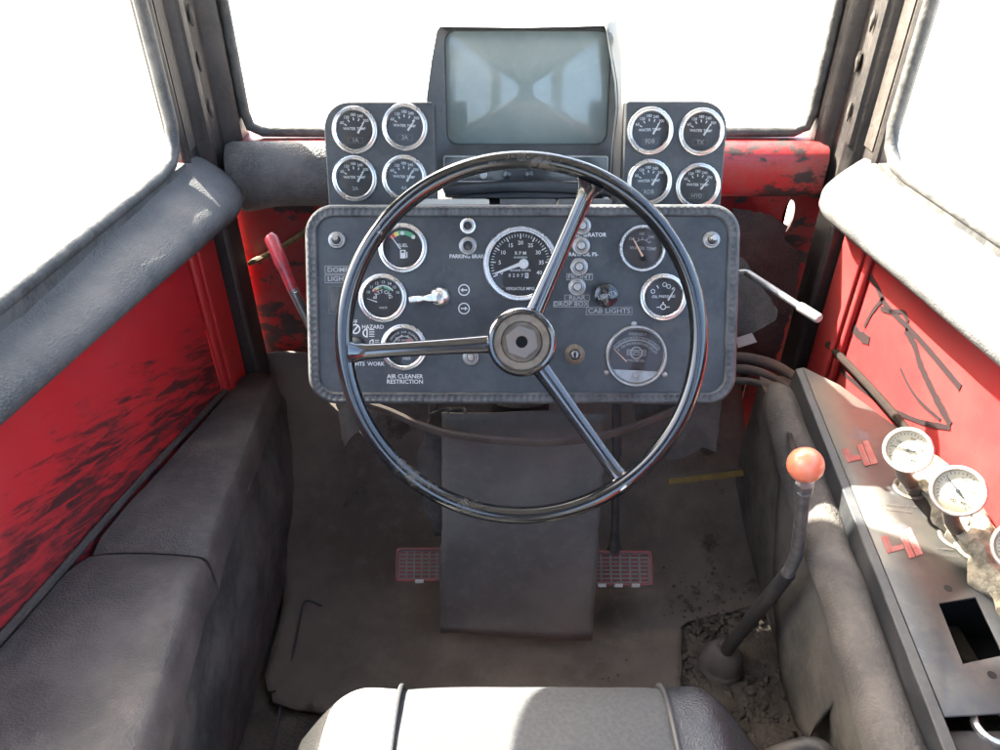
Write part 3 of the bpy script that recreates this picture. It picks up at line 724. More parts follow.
# battery gauge
gp, r = gauge(dash, fr, 383, 298, 24.5)
t = MB()
for a, s_ in zip((158, 136, 112, 88, 64, 42, 20), ('10', '11', '12', '13', '14', '15', '16')): t.text(s_, r * .20, r * .80 * math.cos(R(a)), r * .80 * math.sin(R(a)), Z)
for a, s_ in zip((172, 146, 121, 98, 68, 42, 14), 'BATTCHG'): t.text(s_, r * .25, r * .40 * math.cos(R(a)), r * .34 * math.sin(R(a)) - .02 * r, Z, R(a - 90))
arc_strip(t, r * .60, r * .66, 146, 34, Z); t.text('VOLTS', r * .14, 0, -r * .5, Z); sub(t, 'dial_print', 'white_print', gp)
for a0, a1, c in ((146, 128, 'red_print'), (128, 112, 'yellow_print'), (112, 96, 'green_print'), (84, 44, 'green_print')):
    t = MB(); arc_strip(t, r * .50, r * .60, a0, a1, Z); sub(t, 'scale_band', c, gp)
t = MB(); needle(t, -r * .30, -r * .20, -r * .80, -r * .02, r * .03, Z + .0008); sub(t, 'needle', 'white_print', gp)
# air cleaner gauge
gp, r = gauge(dash, fr, 404, 347, 23.5)
t = MB()
for s_, rr, st in (('SERVICE AIR CLEANER', .80, 7.5), ('VACUUM INCHES', .58, 8.5)):
    for k, ch in enumerate(s_):
        if ch != ' ':
            a = 90 - (k - (len(s_) - 1) / 2) * st * .80 / rr * .9; t.text(ch, r * .16, r * rr * math.cos(R(a)), r * rr * math.sin(R(a)), Z, R(a - 90))
t.text('OF WATER', r * .15, 0, r * .36, Z); arc_strip(t, r * .56, r * .60, 168, 60, Z)
for a in (160, 130, 100, 70): tick(t, a, r * .56, r * .68, r * .02, Z)
t.text('H2O', r * .2, r * .15, -r * .62, Z); sub(t, 'dial_print', 'white_print', gp)
t = MB(); arc_strip(t, r * .32, r * .52, 62, 12, Z); sub(t, 'scale_band', 'red_print', gp)
t = MB(); needle(t, 0, -r * .1, -r * .65, r * .12, r * .03, Z + .0008); sub(t, 'needle', 'white_print', gp)
# tachometer
gp, r = gauge(dash, fr, 520.5, 264, 37, thin=True)
t = MB()
for k in range(41):
    a = 205 - 230 * k / 40; big = k % 5 == 0; tick(t, a, r * (.78 if big else .84), r * .93, r * (.018 if big else .010), Z)
for k, s_ in enumerate(('0', '5', '10', '15', '20', '25', '30', '35', '40')):
    a = 205 - 230 * k / 8; t.text(s_, r * .17, r * .65 * math.cos(R(a)), r * .65 * math.sin(R(a)), Z)
t.text('R P M', r * .15, 0, r * .33, Z); t.text('HUNDREDS', r * .08, 0, r * .20, Z); t.text('ENGINE HOURS', r * .09, 0, -r * .20, Z)
t.text('VERSATILE MFG.', r * .13, 0, -r * .77, Z)
for k, ch in enumerate('0207'): t.text(ch, r * .15, r * (-.34 + .13 * k), -r * .36, Z + .0003)
t.box(r * .14, r * .25, -r * .44, -r * .28, Z, Z + .0002); sub(t, 'dial_print', 'white_print', gp)
t = MB(); t.text('8', r * .14, r * .195, -r * .36, Z + .0004); sub(t, 'hour_digit', 'tape', gp)
t = MB(); needle(t, r * .12, r * .04, -r * .80, -r * .30, r * .065, Z + .0008); t.lathe([(r * .155, Z + .0006), (r * .15, Z + .003), (0, Z + .0034)], 20, Matrix.Translation((r * .10, 0, 0))); sub(t, 'needle', 'white_print', gp)
# water temperature
gp, r = gauge(dash, fr, 642, 248.5, 23, 'dial_brown', thin=True)
t = MB()
for a, s_ in zip((142, 96, 54), ('100', '180', '240')): t.text(s_, r * .2, r * .72 * math.cos(R(a)), r * .72 * math.sin(R(a)), Z)
arc_strip(t, r * .42, r * .45, 140, 40, Z)
for a in (138, 115, 92, 66, 42): tick(t, a, r * .42, r * .56, r * .02, Z)
t.text('WATER TEMP', r * .22, r * .05, -r * .0, Z); sub(t, 'dial_print', 'faded_print', gp)
t = MB(); needle(t, r * .12, -r * .50, -r * .50, r * .48, r * .05, Z + .0006); sub(t, 'needle', 'orange_needle', gp)
t = MB(); t.lathe([(r * .13, Z + .0004), (r * .12, Z + .003), (0, Z + .003)], 14, Matrix.Translation((r * .1, -r * .5, 0))); sub(t, 'needle_cap', 'hole_black', gp)
# oil pressure
gp, r = gauge(dash, fr, 663, 297, 23.5)
t = MB()
for a in (150, 62): t.ring_lathe([(r * .12, Z), (r * .085, Z)], 16, Matrix.Translation((r * .62 * math.cos(R(a)), r * .62 * math.sin(R(a)), 0)))
tick(t, 118, r * .52, r * .70, r * .03, Z); tick(t, 40, r * .60, r * .76, r * .03, Z); t.ring_lathe([(r * .12, Z), (r * .085, Z)], 16, Matrix.Translation((r * .08, r * .65, 0)))
t.text('OIL PRESSURE', r * .20, r * .02, r * .02, Z); t.ring_lathe([(r * .16, Z), (r * .11, Z)], 18, Matrix.Translation((0, -r * .52, 0))); t.box(-r * .04, r * .04, -r * .36, -r * .26, Z, Z + .0001); t.box(-r * .34, -r * .17, -r * .56, -r * .51, Z, Z + .0001); t.box(r * .17, r * .34, -r * .56, -r * .51, Z, Z + .0001)
sub(t, 'dial_print', 'white_print', gp)
t = MB(); needle(t, r * .25, -r * .18, r * .62, r * .42, r * .045, Z + .0006); sub(t, 'needle', 'white_print', gp)
# pyrometer
gp, r = gauge(dash, fr, 636, 356, 31, 'dial_brown', thin=True, rim='chrome_dull')
t = MB(); arc_strip(t, r * .86, r * .89, 150, 30, Z, 20); 
M0 = Matrix.Translation((0, -r * .45, 0))
u = MB(); arc_strip(u, r * 1.03, r * 1.06, 139, 41, Z, 24); arc_strip(u, r * 1.16, r * 1.18, 139, 41, Z, 24)
for k in range(33): tick(u, 138 - 96 * k / 32, r * 1.05, r * (1.17 if k % 4 == 0 else 1.12), r * .013, Z)
for k, s_ in enumerate(('0', '200', '400', '600', '800', '1000', '1200', '1400')):
    a = 136 - 92 * k / 7; u.text(s_, r * .13, r * .93 * math.cos(R(a)), r * .93 * math.sin(R(a)), Z, R((a - 90) * .7))
t = MB(); t.add(u.v, u.f, M0); t.text('DEGREES F', r * .14, 0, r * .82, Z); t.text('PYROMETER', r * .12, 0, -r * .18, Z)
t.ring_lathe([(r * .24, Z), (r * .19, Z)], 24, Matrix.Translation((0, r * .12, 0))); t.ring(rrect(-r * .36, r * .36, r * .02, r * .24, .0005, 2), rrect(-r * .33, r * .33, r * .045, r * .215, .0005, 2), Z, Z + .0002); t.text('ISSPRO', r * .2, 0, r * .13, Z + .0003)
sub(t, 'dial_print', 'faded_print', gp)
t = MB(); needle(t, -r * .35, -r * .22, -r * .88, r * .25, r * .022, Z + .0006); sub(t, 'needle', 'orange_needle', gp)
pl = [(r * .99 * math.cos(a), r * .99 * math.sin(a)) for a in [R(213 + (327 - 213) * k / 20) for k in range(21)]]
t = MB(); t.prism(pl, .0008, .0042); sub(t, 'lower_cover', 'chrome_dull', gp)
t = MB(); t.lathe([(r * .09, .004), (r * .08, .006), (0, .0063)], 14, Matrix.Translation((0, -r * .72, 0))); sub(t, 'cover_screw', 'chrome_dull', gp)
for sx_, sy_ in ((634, 324), (606.5, 372.5), (664.5, 374.5)):
    o = MB(); o.lathe([(.0042, 0), (.004, .0018), (.0025, .003), (0, .0034)], 14); dpart(o, 'screw', 'chrome_dull', sx_, sy_)
# push buttons, lamps, toggles
def stud(px, py, rpx, name, core, rim='chrome', hollow=False, dome=False):
    r = rpx * K; o = MB()
    o.ring_lathe([(r, -.002), (r, .002), (r * .92, .0035), (r * .72, .0042), (r * .62, .006), (r * .52, .006), (r * .48, -.0015)], 28)
    b = dpart(o, name, rim, px, py)
    o = MB()
    if hollow: o.lathe([(r * .49, -.0018), (r * .49, -.001)], 20)
    elif dome: o.lathe([(r * .47, -.0018), (r * .47, .006), (r * .38, .0085), (0, .0098)], 20)
    else: o.lathe([(r * .47, -.0018), (r * .47, .004), (r * .3, .007), (0, .0075)], 20)
    o.build('socket' if hollow else 'core', core, b, world=False); return b
stud(468, 226, 8.2, 'push_socket', 'hole_black', hollow=True); stud(468, 246, 9.2, 'push_socket', 'hole_black', 'chrome_dull', hollow=True)
o = MB(); o.lathe([(.0035, 0), (.0035, .003), (0, .0045)], 12); dpart(o, 'socket_pin', 'brown_hose', 468, 227.5)
o = MB(); o.lathe([(.0040, 0), (.0040, .003), (0, .0045)], 12); dpart(o, 'socket_pin', 'boot_rubber', 468, 247.5)
for px, py in ((582, 226), (581, 246), (579, 267), (577, 287)): stud(px, py, 9.2, 'indicator_lamp', 'chrome_dull', 'chrome_dull', dome=True)
stud(471, 357, 8.5, 'indicator_lamp', 'chrome_dull', 'chrome_dull', dome=True)
def toggle(px, py):
    b = stud(px, py, 8.8, 'toggle_switch', 'lever_dirty', 'chrome_dull', dome=True)
    o = MB(); o.tube([(0, 0, .006), (.0005, .001, .011), (.001, .002, .016)], [.0030, .0030, .0040], 10); o.build('toggle', 'chrome_dull', b, world=False)
toggle(337, 240); toggle(711, 240)
b = stud(574.5, 354.5, 10.5, 'key_switch', 'chrome_dull', 'hub_rust')
o = MB(); o.box(-.0016, .0016, -.0042, .0042, .0072, .0080); o.build('key_slot', 'hole_black', b, world=False)
# turn signal switch
o = MB(); o.lathe([(.0155, 0), (.0152, .006), (.011, .012), (.006, .014), (0, .0142)], 8); b = dpart(o, 'turn_switch', 'chrome', 440, 297)
tip = Vector(D(411, 300)) - Vector(D(440, 297))
o = MB(); o.loft([[(x_, y_ + tip.y * s_, z_) for x_, y_, z_ in ((tip.x * s_, -w, h0), (tip.x * s_, w, h0), (tip.x * s_, w * .7, h1), (tip.x * s_, -w * .7, h1))] for s_, w, h0, h1 in ((0, .010, .003, .013), (.35, .0065, .005, .016), (.55, .0042, .009, .016), (.6, .0058, .010, .017), (1.02, .0052, .012, .018))], closed=True, caps=True); o.build('switch_arm', 'chrome', b, world=False, bevel=.0012)
o = MB(); o.lathe([(.0045, .0135), (.004, .0155), (0, .0158)], 14); o.build('switch_screw', 'chrome_dull', b, world=False)
for py, s_ in ((290, -1), (308.5, 1)):
    o = MB(); r = 5.8 * K; o.ring_lathe([(r, .0006), (r * .82, .0006)], 24); o.box(-r * .55, r * .55, -r * .10, r * .10, .0005, .0007)
    o.add([(s_ * r * .6, 0, .0007), (s_ * r * .15, r * .35, .0007), (s_ * r * .15, -r * .35, .0007)], [(0, 1, 2)]); x, y = D(464, py); o.build('arrow_symbol', 'white_print', dash, world=False, loc=(x, y, 0), fix=False)
# lights pull knob
o = MB(); o.lathe([(.010, 0), (.010, .006), (.0165, .010), (.0182, .016), (.0165, .021), (.010, .0245), (0, .0255)], 32); b = dpart(o, 'pull_knob', 'knob_black', 604.5, 295.5)
o = MB(); o.text('LIGHTS', .0082, 0, 0, .0257, R(18)); o.build('knob_print', 'faded_print', b, world=False, fix=False)
# printed words
def words(s_, px, py, size, name='lettering', c='white_print', sx=1.0):
    o = MB(); o.text(s_, size * K * 1.25, 0, 0, .0006, sx=sx); x, y = D(px, py); return o.build(name, c, dash, world=False, loc=(x, y, 0), fix=False)
words('PARKING BRAKE', 468, 256.5, 4.4, sx=.9); words('GENERATOR', 590, 235, 4.4); words('TRANS OIL PS-', 582, 254.5, 4.2, sx=.95)
words('HAZARD', 373, 327, 4.4); words('OFF', 353, 322, 4.2); words('LIGHTS', 356, 364, 4.4); words('WORK', 376, 364, 4.4)
words('AIR CLEANER', 405, 376.5, 4.8); words('RESTRICTION', 405, 381.8, 4.8)
def tape(s_, px, py, w, h, size, c='tape'):
    x, y = D(px, py); o = MB(); o.box(-w * K / 2, w * K / 2, -h * K / 2, h * K / 2, 0, .0008); b = o.build('name_tape', c, dash, world=False, loc=(x, y, 0), bevel=.0003)
    o = MB(); o.text(s_, size * K * 1.25, 0, 0, .0010, sx=1.15); o.build('lettering', 'faded_print', b, world=False, fix=False)
    o = MB(); o.ring(rrect(-w * K / 2, w * K / 2, -h * K / 2, h * K / 2, .0003, 2), rrect(-w * K / 2 + .0006, w * K / 2 - .0006, -h * K / 2 + .0006, h * K / 2 - .0006, .0003, 2), .0005, .0010); o.build('tape_edge', 'faded_print', b, world=False)
tape('DOME', 338, 270, 26, 8, 5.2); tape('LIGHT', 338, 279, 26, 8, 5.2); tape('CAB LIGHTS', 609, 311, 46, 7.5, 5.4); tape('FRONT', 579.5, 276.8, 26, 6.5, 5.0)
tape('REAR', 577, 297.8, 25, 6, 4.8); tape('DROP BOX', 571, 304.2, 35, 6, 4.8)
# rocker switch
x, y = D(336.5, 300); o = MB(); o.ring(rrect(-.0115, .0115, -.0205, .0205, .002, 3), rrect(-.0095, .0095, -.0185, .0185, .0015, 3), 0, .003); b = o.build('rocker_switch', 'trim_rubber', dash, world=False, loc=(x, y, 0))
o = MB(); o.loft([[(-.0094, yy, 0), (-.0094, yy, zz), (.0094, yy, zz), (.0094, yy, 0)] for yy, zz in ((-.0184, .002), (-.001, .0045), (.001, .0045), (.0184, .0075))], closed=True, caps=True); o.build('rocker', 'knob_black', b, world=False, bevel=.0006)
# rotary light switch and its symbols
o = MB(); o.lathe([(.0135, 0), (.0135, .004), (.011, .010), (.006, .0115), (0, .0117)], 24); b = dpart(o, 'rotary_switch', 'lip_black', 356, 345)
o = MB(); o.box(-.011, .011, -.0025, .0025, .010, .0175, Matrix.Rotation(R(-40), 4, 'Z')); o.build('grip', 'lip_black', b, world=False, bevel=.001)
o = MB(); r = 5 * K; o.ring_lathe([(r, .0006), (r * .75, .0006)], 20); o.box(-r * .8, r * .8, -r * .12, r * .12, .0005, .0007, Matrix.Rotation(R(50), 4, 'Z')); x, y = D(355.5, 329); o.build('off_symbol', 'white_print', dash, world=False, loc=(x, y, 0), fix=False)
for px, py, s_ in ((367, 333, 1), (373, 343, .85)):
    o = MB(); r = 4.4 * K * s_; a_ = [(r * math.cos(R(90 + 180 * k / 12)), r * math.sin(R(90 + 180 * k / 12))) for k in range(13)]
    i_ = [(q[0] * .7 , q[1] * .75) for q in a_]; o.add([(q[0], q[1], .0006) for q in a_] + [(q[0], q[1], .0006) for q in i_], [(k, k + 1, 14 + k, 13 + k) for k in range(12)]); o.box(-r * .1, r * .18, -r, r, .0005, .0006)
    for k in range(4): o.box(r * .5, r * 1.7, r * (.75 - .5 * k) - r * .09, r * (.75 - .5 * k) + r * .09, .0005, .0006)
    x, y = D(px, py); o.build('lamp_symbol', 'white_print', dash, world=False, loc=(x, y, 0), fix=False)
# hidden sheet added from dashboard to front beam, blocking sun streaks on the floor
q0 = fr.M @ Vector((0, y1 - .03, -.07)); o = MB(); o.loft([[(x, q0.y, q0.z - .004), (x, q0.y, q0.z), (x, 1.39, .775), (x, 1.39, .771)] for x in (-.27, 0, .34)], closed=True, caps=True); o.build('sun_block_sheet', 'lip_black', dash)
# ribbed strips on the dashboard top; sunlight is coloured into the pale left one
def wp(px, py, z): x, y = D(px, py); return fr.M @ Vector((x, y, z))
for a, b_, nm, mt in ((404, 489, 'top_strip', 'bracket'), (500, 556, 'top_strip', 'trim_rubber'), (559, 612, 'top_strip', 'trim_rubber')):
    x0_, _ = D(a, 202); x1_, yy = D(b_, 202); o = MB()
    o.box(x0_, x1_, yy - .006, yy + .004, -.055, -.002)
    for k in range(int((x1_ - x0_) / .004)): o.box(x0_ + k * .004, x0_ + k * .004 + .002, yy - .003, yy + .0052, -.056, -.0016)
    o.build(nm, mt, dash, world=False)
# turn-signal stalk, right of the dashboard
rootp = thing('stalk_lever', 'bent steel stalk with clear plastic tip right of the dashboard', 'lever', loc=at_d(738, 272, 1.12))
pth = [at_d(728, 274, 1.135), at_d(740, 273, 1.12), at_d(746, 273, 1.115), at_d(754, 277, 1.10), at_d(800, 307, 1.045)]
o = MB(); o.tube(smooth_path(pth, 5), .0052, 10); o.build('rod', 'lever_steel', rootp)
o = MB(); o.tube([at_d(799, 306.5, 1.046), at_d(801, 307.5, 1.044), at_d(818, 318, 1.022), at_d(819.5, 319, 1.020)], [.0068, .0072, .0072, .006], 12); o.build('tip', 'clear_tip', rootp)

# ------------------------------------------------------------------ steering wheel
wf = Frame(521, 339.5, .90); k9 = wf.k
wheel = thing('steering_wheel', 'glossy black three-spoke steering wheel with worn rim and open hub', 'steering wheel', M=wf.M)
RR = 177.5 * k9
o = MB(); o.tube([(RR * math.cos(a), RR * math.sin(a), 0) for a in [2 * math.pi * i / 120 for i in range(120)]], .0108, 16, loop=True, upv=(0, 0, 1)); o.build('rim', 'wheel_black', wheel, world=False, angle=60)
hx, hy = wf.xy(522, 342)
for ex, ey in ((592, 181), (345, 353), (628, 489)):
    e = Vector((*wf.xy(ex, ey), 0)); h = Vector((hx, hy, -.026)); d = (e - h)
    pts = [h + d * t for t in (.12, .25, .5, .75, .88, .94, .985)]; pts = [p - Vector((0, 0, .006 * math.sin(math.pi * min(1, t)))) for p, t in zip(pts, (.1, .25, .5, .75, .88, .94, 1))]
    o = MB(); o.tube(pts, [.0125, .0112, .0098, .0092, .0098, .012, .018], 14, flat=.75, upv=(0, 0, 1)); o.build('spoke', 'spoke_black', wheel, world=False, angle=60)
HM = Matrix.Translation((hx, hy, -.02))
o = MB(); o.ring_lathe([(.030, -.05), (.036, -.035), (.0425, -.012), (.0435, .002), (.0425, .008), (.0395, .0105), (.0365, .0095), (.0355, .004)], 48, HM); hub = o.build('hub', 'spoke_black', wheel, world=False, angle=50)
o = MB(); o.ring_lathe([(.0358, .004), (.034, .0052), (.026, .0045), (.0245, .001), (.010, .001)], 48, HM); o.build('hub_plate', 'hub_rust', hub, world=False)
O = [(.0205 / max(abs(math.cos((a + R(20)) % R(60) - R(30))), .5) * .9 * math.cos(a), .0205 / max(abs(math.cos((a + R(20)) % R(60) - R(30))), .5) * .9 * math.sin(a)) for a in [2 * math.pi * k / 72 for k in range(72)]]
I = [(.0072 * math.cos(a), .0072 * math.sin(a)) for a in [2 * math.pi * k / 72 for k in range(72)]]
o = MB(); o.ring(O, I, .0012, .012, HM); o.build('hub_nut', 'nut_steel', hub, world=False, bevel=.0008)
o = MB(); o.lathe([(.0074, -.02), (.0074, .002)], 20, HM); o.build('bore', 'hole_black', hub, world=False)
o = MB(); o.lathe([(.024, -.20), (.024, -.051), (.029, -.0495)], 28, HM); o.build('column', 'lip_black', wheel, world=False)

# ------------------------------------------------------------------ brown trim strip under the dashboard
o = MB(); o.tube(smooth_path([at_d(352, 400, 1.20), at_d(385, 410, 1.20), at_d(420, 425, 1.20), at_d(455, 435, 1.19), at_d(520, 442, 1.18), at_d(580, 440, 1.19), at_d(630, 428, 1.20), at_d(680, 408, 1.21)]), .0048, 8, flat=1.6)
tag(o.build('trim_hose', 'brown_hose'), 'thin brown hose sagging in a curve below the dashboard', 'hose')
# under-dash stub rods
for px, top, bot, nm, lb in ((433, 400, 432, 'linkage_rod', 'short dark linkage rod left under the dashboard'), (617, 400, 455, 'linkage_rod', 'short dark linkage rod right under the dashboard')):
    o = MB(); o.tube([at_d(px, top, 1.245), at_d(px, bot, 1.28)], .008, 8); tag(o.build(nm, 'lever_dirty'), lb, 'rod', 'rods under the dashboard')
# column cover behind the flap
o = MB(); secs = []
for t in [i / 8 for i in range(9)]:
    c = at_d(520, 405, 1.33).lerp(Vector((.03, 1.12, .10)), t); secs.append([(c.x + .055 * math.cos(a), c.y + .03 * math.sin(a) + .02, c.z) for a in [2 * math.pi * k / 14 for k in range(14)]])
o.loft(secs, closed=True, caps=True); tag(o.build('column_tube', 'lip_black'), 'black steering column tube behind the rubber flap', 'tube')
# torn fabric pieces under and beside the dashboard
def torn(name, pts, nrm, material, label, amp=.003, step=.008, th=.003):
    o = MB(); o.sheet(jag(pts, amp, step), th, nrm); return tag(o.build(name, material), label, 'fabric scrap', 'torn lining scraps')
V_ = ray(700, 430).normalized() * -1
torn('fabric_scrap', [at_d(632, 398, 1.22), at_d(722, 398, 1.22), at_d(716, 452, 1.25), at_d(702, 447, 1.25), at_d(688, 456, 1.26), at_d(668, 461, 1.26), at_d(660, 440, 1.25), at_d(640, 436, 1.24)], V_, 'torn_mat', 'torn grey-brown fabric hanging under the right end of the dashboard', .0016, .006)
torn('fabric_scrap', [at_d(335, 396, 1.24), at_d(384, 396, 1.24), at_d(376, 418, 1.25), at_d(362, 427, 1.25), at_d(344, 446, 1.26)], V_, 'torn_mat', 'torn fabric hanging under the left end of the dashboard', .0014, .006)
torn('fabric_scrap', [at_y(733, 208, 1.375), at_y(772, 215, 1.37), at_y(788, 226, 1.37), at_y(784, 238, 1.37), at_y(801, 254, 1.37), at_y(797, 285, 1.36), at_y(781, 345, 1.35), at_y(776, 360, 1.35), at_y(726, 366, 1.36)], (0, -1, .3), 'insulation', 'dark ribbed lining with torn edge right of the dashboard', .003, .01, .005)
torn('fabric_scrap', [at_d(736, 256, 1.19), at_d(744, 258, 1.19), at_d(778, 310, 1.17), at_d(776, 320, 1.17), at_d(752, 334, 1.18), at_d(734, 336, 1.19)], (-.3, -1, .5), 'torn_mat', 'grey leather scrap below the bent stalk', .001, .01, .004)
o = MB(); o.sheet([at_d(736, 338, 1.17), at_d(752, 333, 1.165), at_d(757, 342, 1.168), at_d(738, 348, 1.175)], .001, (0, -1, .5)); tag(o.build('paper_tag', 'white_tag'), 'small whitish paper tag at the right edge of the dashboard', 'tag')
# wire harness piece behind the red lever at the left
o = MB(); o.tube(smooth_path([at_y(250, 263, 1.44), at_y(280, 248, 1.43), at_y(305, 232, 1.42), at_y(325, 222, 1.41)]), .010, 8, flat=.6); tag(o.build('yellow_strap', 'strap_dirty'), 'dirty yellow strap behind the red handled lever', 'strap')

# ------------------------------------------------------------------ red handled lever left of the dashboard
root = thing('hand_lever', 'steel hand lever with chipped red grip left of the dashboard', 'lever', loc=at_d(330, 385, 1.33))
o = MB(); o.tube([at_d(269, 236, 1.235), at_d(271, 238, 1.235), at_d(281, 262, 1.24), at_d(284, 268, 1.241)], [.009, .0115, .0115, .0105], 12); o.build('grip', 'handle_red', root)
o = MB(); o.tube([at_d(283.5, 267, 1.241), at_d(293, 290, 1.25)], [.0098, .0088], 12); o.build('grip_sleeve', 'handle_red', root)
o = MB(); o.tube([at_d(293, 289, 1.25), at_d(298, 300, 1.255), at_d(312, 330, 1.27), at_d(335, 385, 1.31)], [.0092, .0085, .0075, .0075], 10); o.build('shaft', 'lever_steel', root)
o = MB(); o.tube([at_d(296, 292, 1.235), at_d(316, 332, 1.262)], .0035, 8); o.build('release_rod', 'lever_dirty', root)

# ------------------------------------------------------------------ hoses at the right, behind the dashboard
hz = [([(715, 358), (745, 358), (775, 366), (800, 384), (822, 414)], 'uppermost thick hose curving down behind the right console'),
      ([(715, 370), (745, 369), (772, 378), (796, 396), (816, 424)], 'middle thick hose curving down behind the right console'),
      ([(715, 382), (745, 381), (770, 388), (792, 406), (810, 432)], 'lowest thick hose curving down behind the right console')]
for i, (q, lb) in enumerate(hz):
    o = MB(); o.tube(smooth_path([at_d(px, py, 1.50 - .02 * i - (.10 * t / 4) ) for t, (px, py) in enumerate(q)]), .011 - .002 * i, 10); tag(o.build('hose', 'hose'), lb, 'hose', 'hoses behind the right console')
# yellow strip lying in a slot of the toe board
root = thing('yellow_strip', 'flat yellow wooden strip lying on the toe board right of the wheel', 'strip', loc=at_d(706, 478, 1.56))
a_, b_ = at_d(668, 482, 1.50), at_d(743, 473, 1.50); d_ = (b_ - a_).normalized(); up_ = Vector((0, .75, .66)); nn = d_.cross(up_).normalized()
o = MB(); o.loft([[p + up_ * .006 + nn * .004, p - up_ * .006 + nn * .004, p - up_ * .006 - nn * .004, p + up_ * .006 - nn * .004] for p in (a_.lerp(b_, t) + Vector((0, 0, random.uniform(-.0006, .0006))) for t in [i / 9 for i in range(10)])], closed=True, caps=True); o.build('strip', 'yellow_wood', root)
o = MB(); o.loft([[p + up_ * .014 - nn * .0045, p + up_ * .005 - nn * .0045, p + up_ * .005 - nn * .009, p + up_ * .014 - nn * .009] for p in (a_.lerp(b_, t) for t in [i / 9 for i in range(10)])], closed=True, caps=True); o.build('upper_edge', 'carpet', root)
# thin wire on the floor at the left
o = MB(); o.tube(smooth_path([at_z(322, 606, .035), at_z(310, 601, .035), at_z(303, 606, .030), at_z(294, 650, .018), at_z(282, 700, .012), at_z(268, 760, .010)]), .0022, 8); tag(o.build('floor_wire', 'lip_black'), 'thin bent dark wire lying on the floor beside the left box', 'wire')
# red scrap by the seat
o = MB(); o.sheet(jag([at_z(673, 692, .022), at_z(679, 691, .03), at_z(684, 703, .022), at_z(676, 706, .02)], .001, .006), .002, (0, 0, 1)); tag(o.build('red_scrap', 'handle_red'), 'small red scrap on the floor in front of the seat', 'scrap')

# ------------------------------------------------------------------ gear lever
root = thing('gear_lever', 'cranked gear lever with orange ball knob on rubber boot', 'gear lever', loc=(.42, .84, .0))
bp = at_z(722, 660, .03); bx, by = bp.x, bp.y
o = MB(); o.lathe([(.040, .006), (.041, .016), (.036, .024), (.037, .030), (.034, .046), (.026, .060), (.015, .066), (.012, .075), (0, .075)], 28, Matrix.Translation((bx, by, 0))); o.build('boot', 'boot_rubber', root)
pts = [Vector((bx, by, .05)), at_d(742, 630, 1.27), at_d(770, 596, 1.145), at_d(788, 574, 1.08), at_d(796, 555, 1.05), at_d(799, 535, 1.03), at_d(804, 492, .975)]
o = MB(); o.tube(pts[:4], [.0125, .012, .0118, .0112], 12); o.build('lower_rod', 'lever_dirty', root)
o = MB(); o.tube(smooth_path(pts[3:], 4), .0088, 12); o.build('upper_rod', 'lever_steel', root)
o = MB(); o.tube([at_d(803.6, 492, .985), at_d(805, 482, .968)], .0125, 6); o.build('lock_nut', 'chrome_dull', root)
kc = at_d(805.5, 465, .95); o = MB(); o.lathe([(0, -.0232)] + [(.0232 * math.cos(R(a)), .0232 * math.sin(R(a))) for a in range(-80, 81, 10)] + [(0, .0232)], 32, Matrix.Translation(kc)); o.build('knob', 'knob_orange', root)

# ------------------------------------------------------------------ right console
ZC = .50
def cz_(px, py, dz=0): p = at_z(px, py, ZC); p.z += dz; return p
A, B_ = cz_(803, 367), cz_(945, 716)
con = thing('side_console', 'grey metal console plate with pressure gauges along the right wall', 'console', loc=(.56, .7, .0))
hole = [cz_(*p) for p in ((938.5, 603), (976, 596.5), (1004, 655), (963, 664))]
near = [(A.x, A.y), (A.x + .045, A.y - .055), (XR - .035, .93), (XR - .006, .86), (XR - .006, .66)]
hc = sum(((p.x, p.y) for p in hole), ())
hxm = sum(p.x for p in hole) / 4; hym = sum(p.y for p in hole) / 4
pl_v = [Vector((x, y, ZC)) for x, y in near] + [Vector((XR - .006, B_.y + .012, ZC)), B_.copy()] + hole
o = MB(); o.v = pl_v; o.f = [[0, 1, 2, 3, 4, 8, 7], [4, 5, 9, 8], [5, 6, 10, 9], [6, 0, 7, 10]]; o.build('plate', 'console_plate', con, solid=.004)
O2 = rrect(hxm - .055, XR - .0075, hym - .06, hym + .06, .002, 2); I2 = rrect(hxm - .053, XR - .0095, hym - .058, hym + .058, .002, 2)
o = MB(); o.ring(O2, I2, ZC - .10, ZC - .006); o.prism(O2, ZC - .106, ZC - .101); o.build('hole_box', 'hole_black', con)
for px, py in ((948, 588.5), (992, 675)):
    p = cz_(px, py); o = MB(); o.lathe([(.0048, ZC), (.0048, ZC + .0006)], 16, Matrix.Translation((p.x, p.y, 0))); o.build('screw_hole', 'hole_black', con)
# front lip
o = MB(); o.loft([[(p.x - .0005, p.y, ZC - .0005), (p.x - .013, p.y, ZC - .004), (p.x - .016, p.y, ZC - .04), (p.x, p.y, ZC - .04)] for p in (A, A.lerp(B_, .5), B_, B_ + (B_ - A) * .25)], closed=True, caps=True); o.build('lip', 'lip_black', con, bevel=.0015)
# padded roll along the lip
o = MB(); secs = []
for i in range(40):
    t = -.02 + 1.35 * i / 39; p = A + (B_ - A) * t; e = (.5, .8)[i] if i < 2 else 1; q = []
    for k in range(16):
        a = 2 * math.pi * k / 16; rr = .031 * e + nzv((k * .4, t * 6, 2), 1.5, .004); q.append((p.x - .036 + rr * math.cos(a), p.y, ZC - .062 + rr * 1.3 * math.sin(a)))
    secs.append(q)
o.loft(secs, closed=True, caps=True); o.build('padded_roll', 'roll_vinyl', con, angle=60)
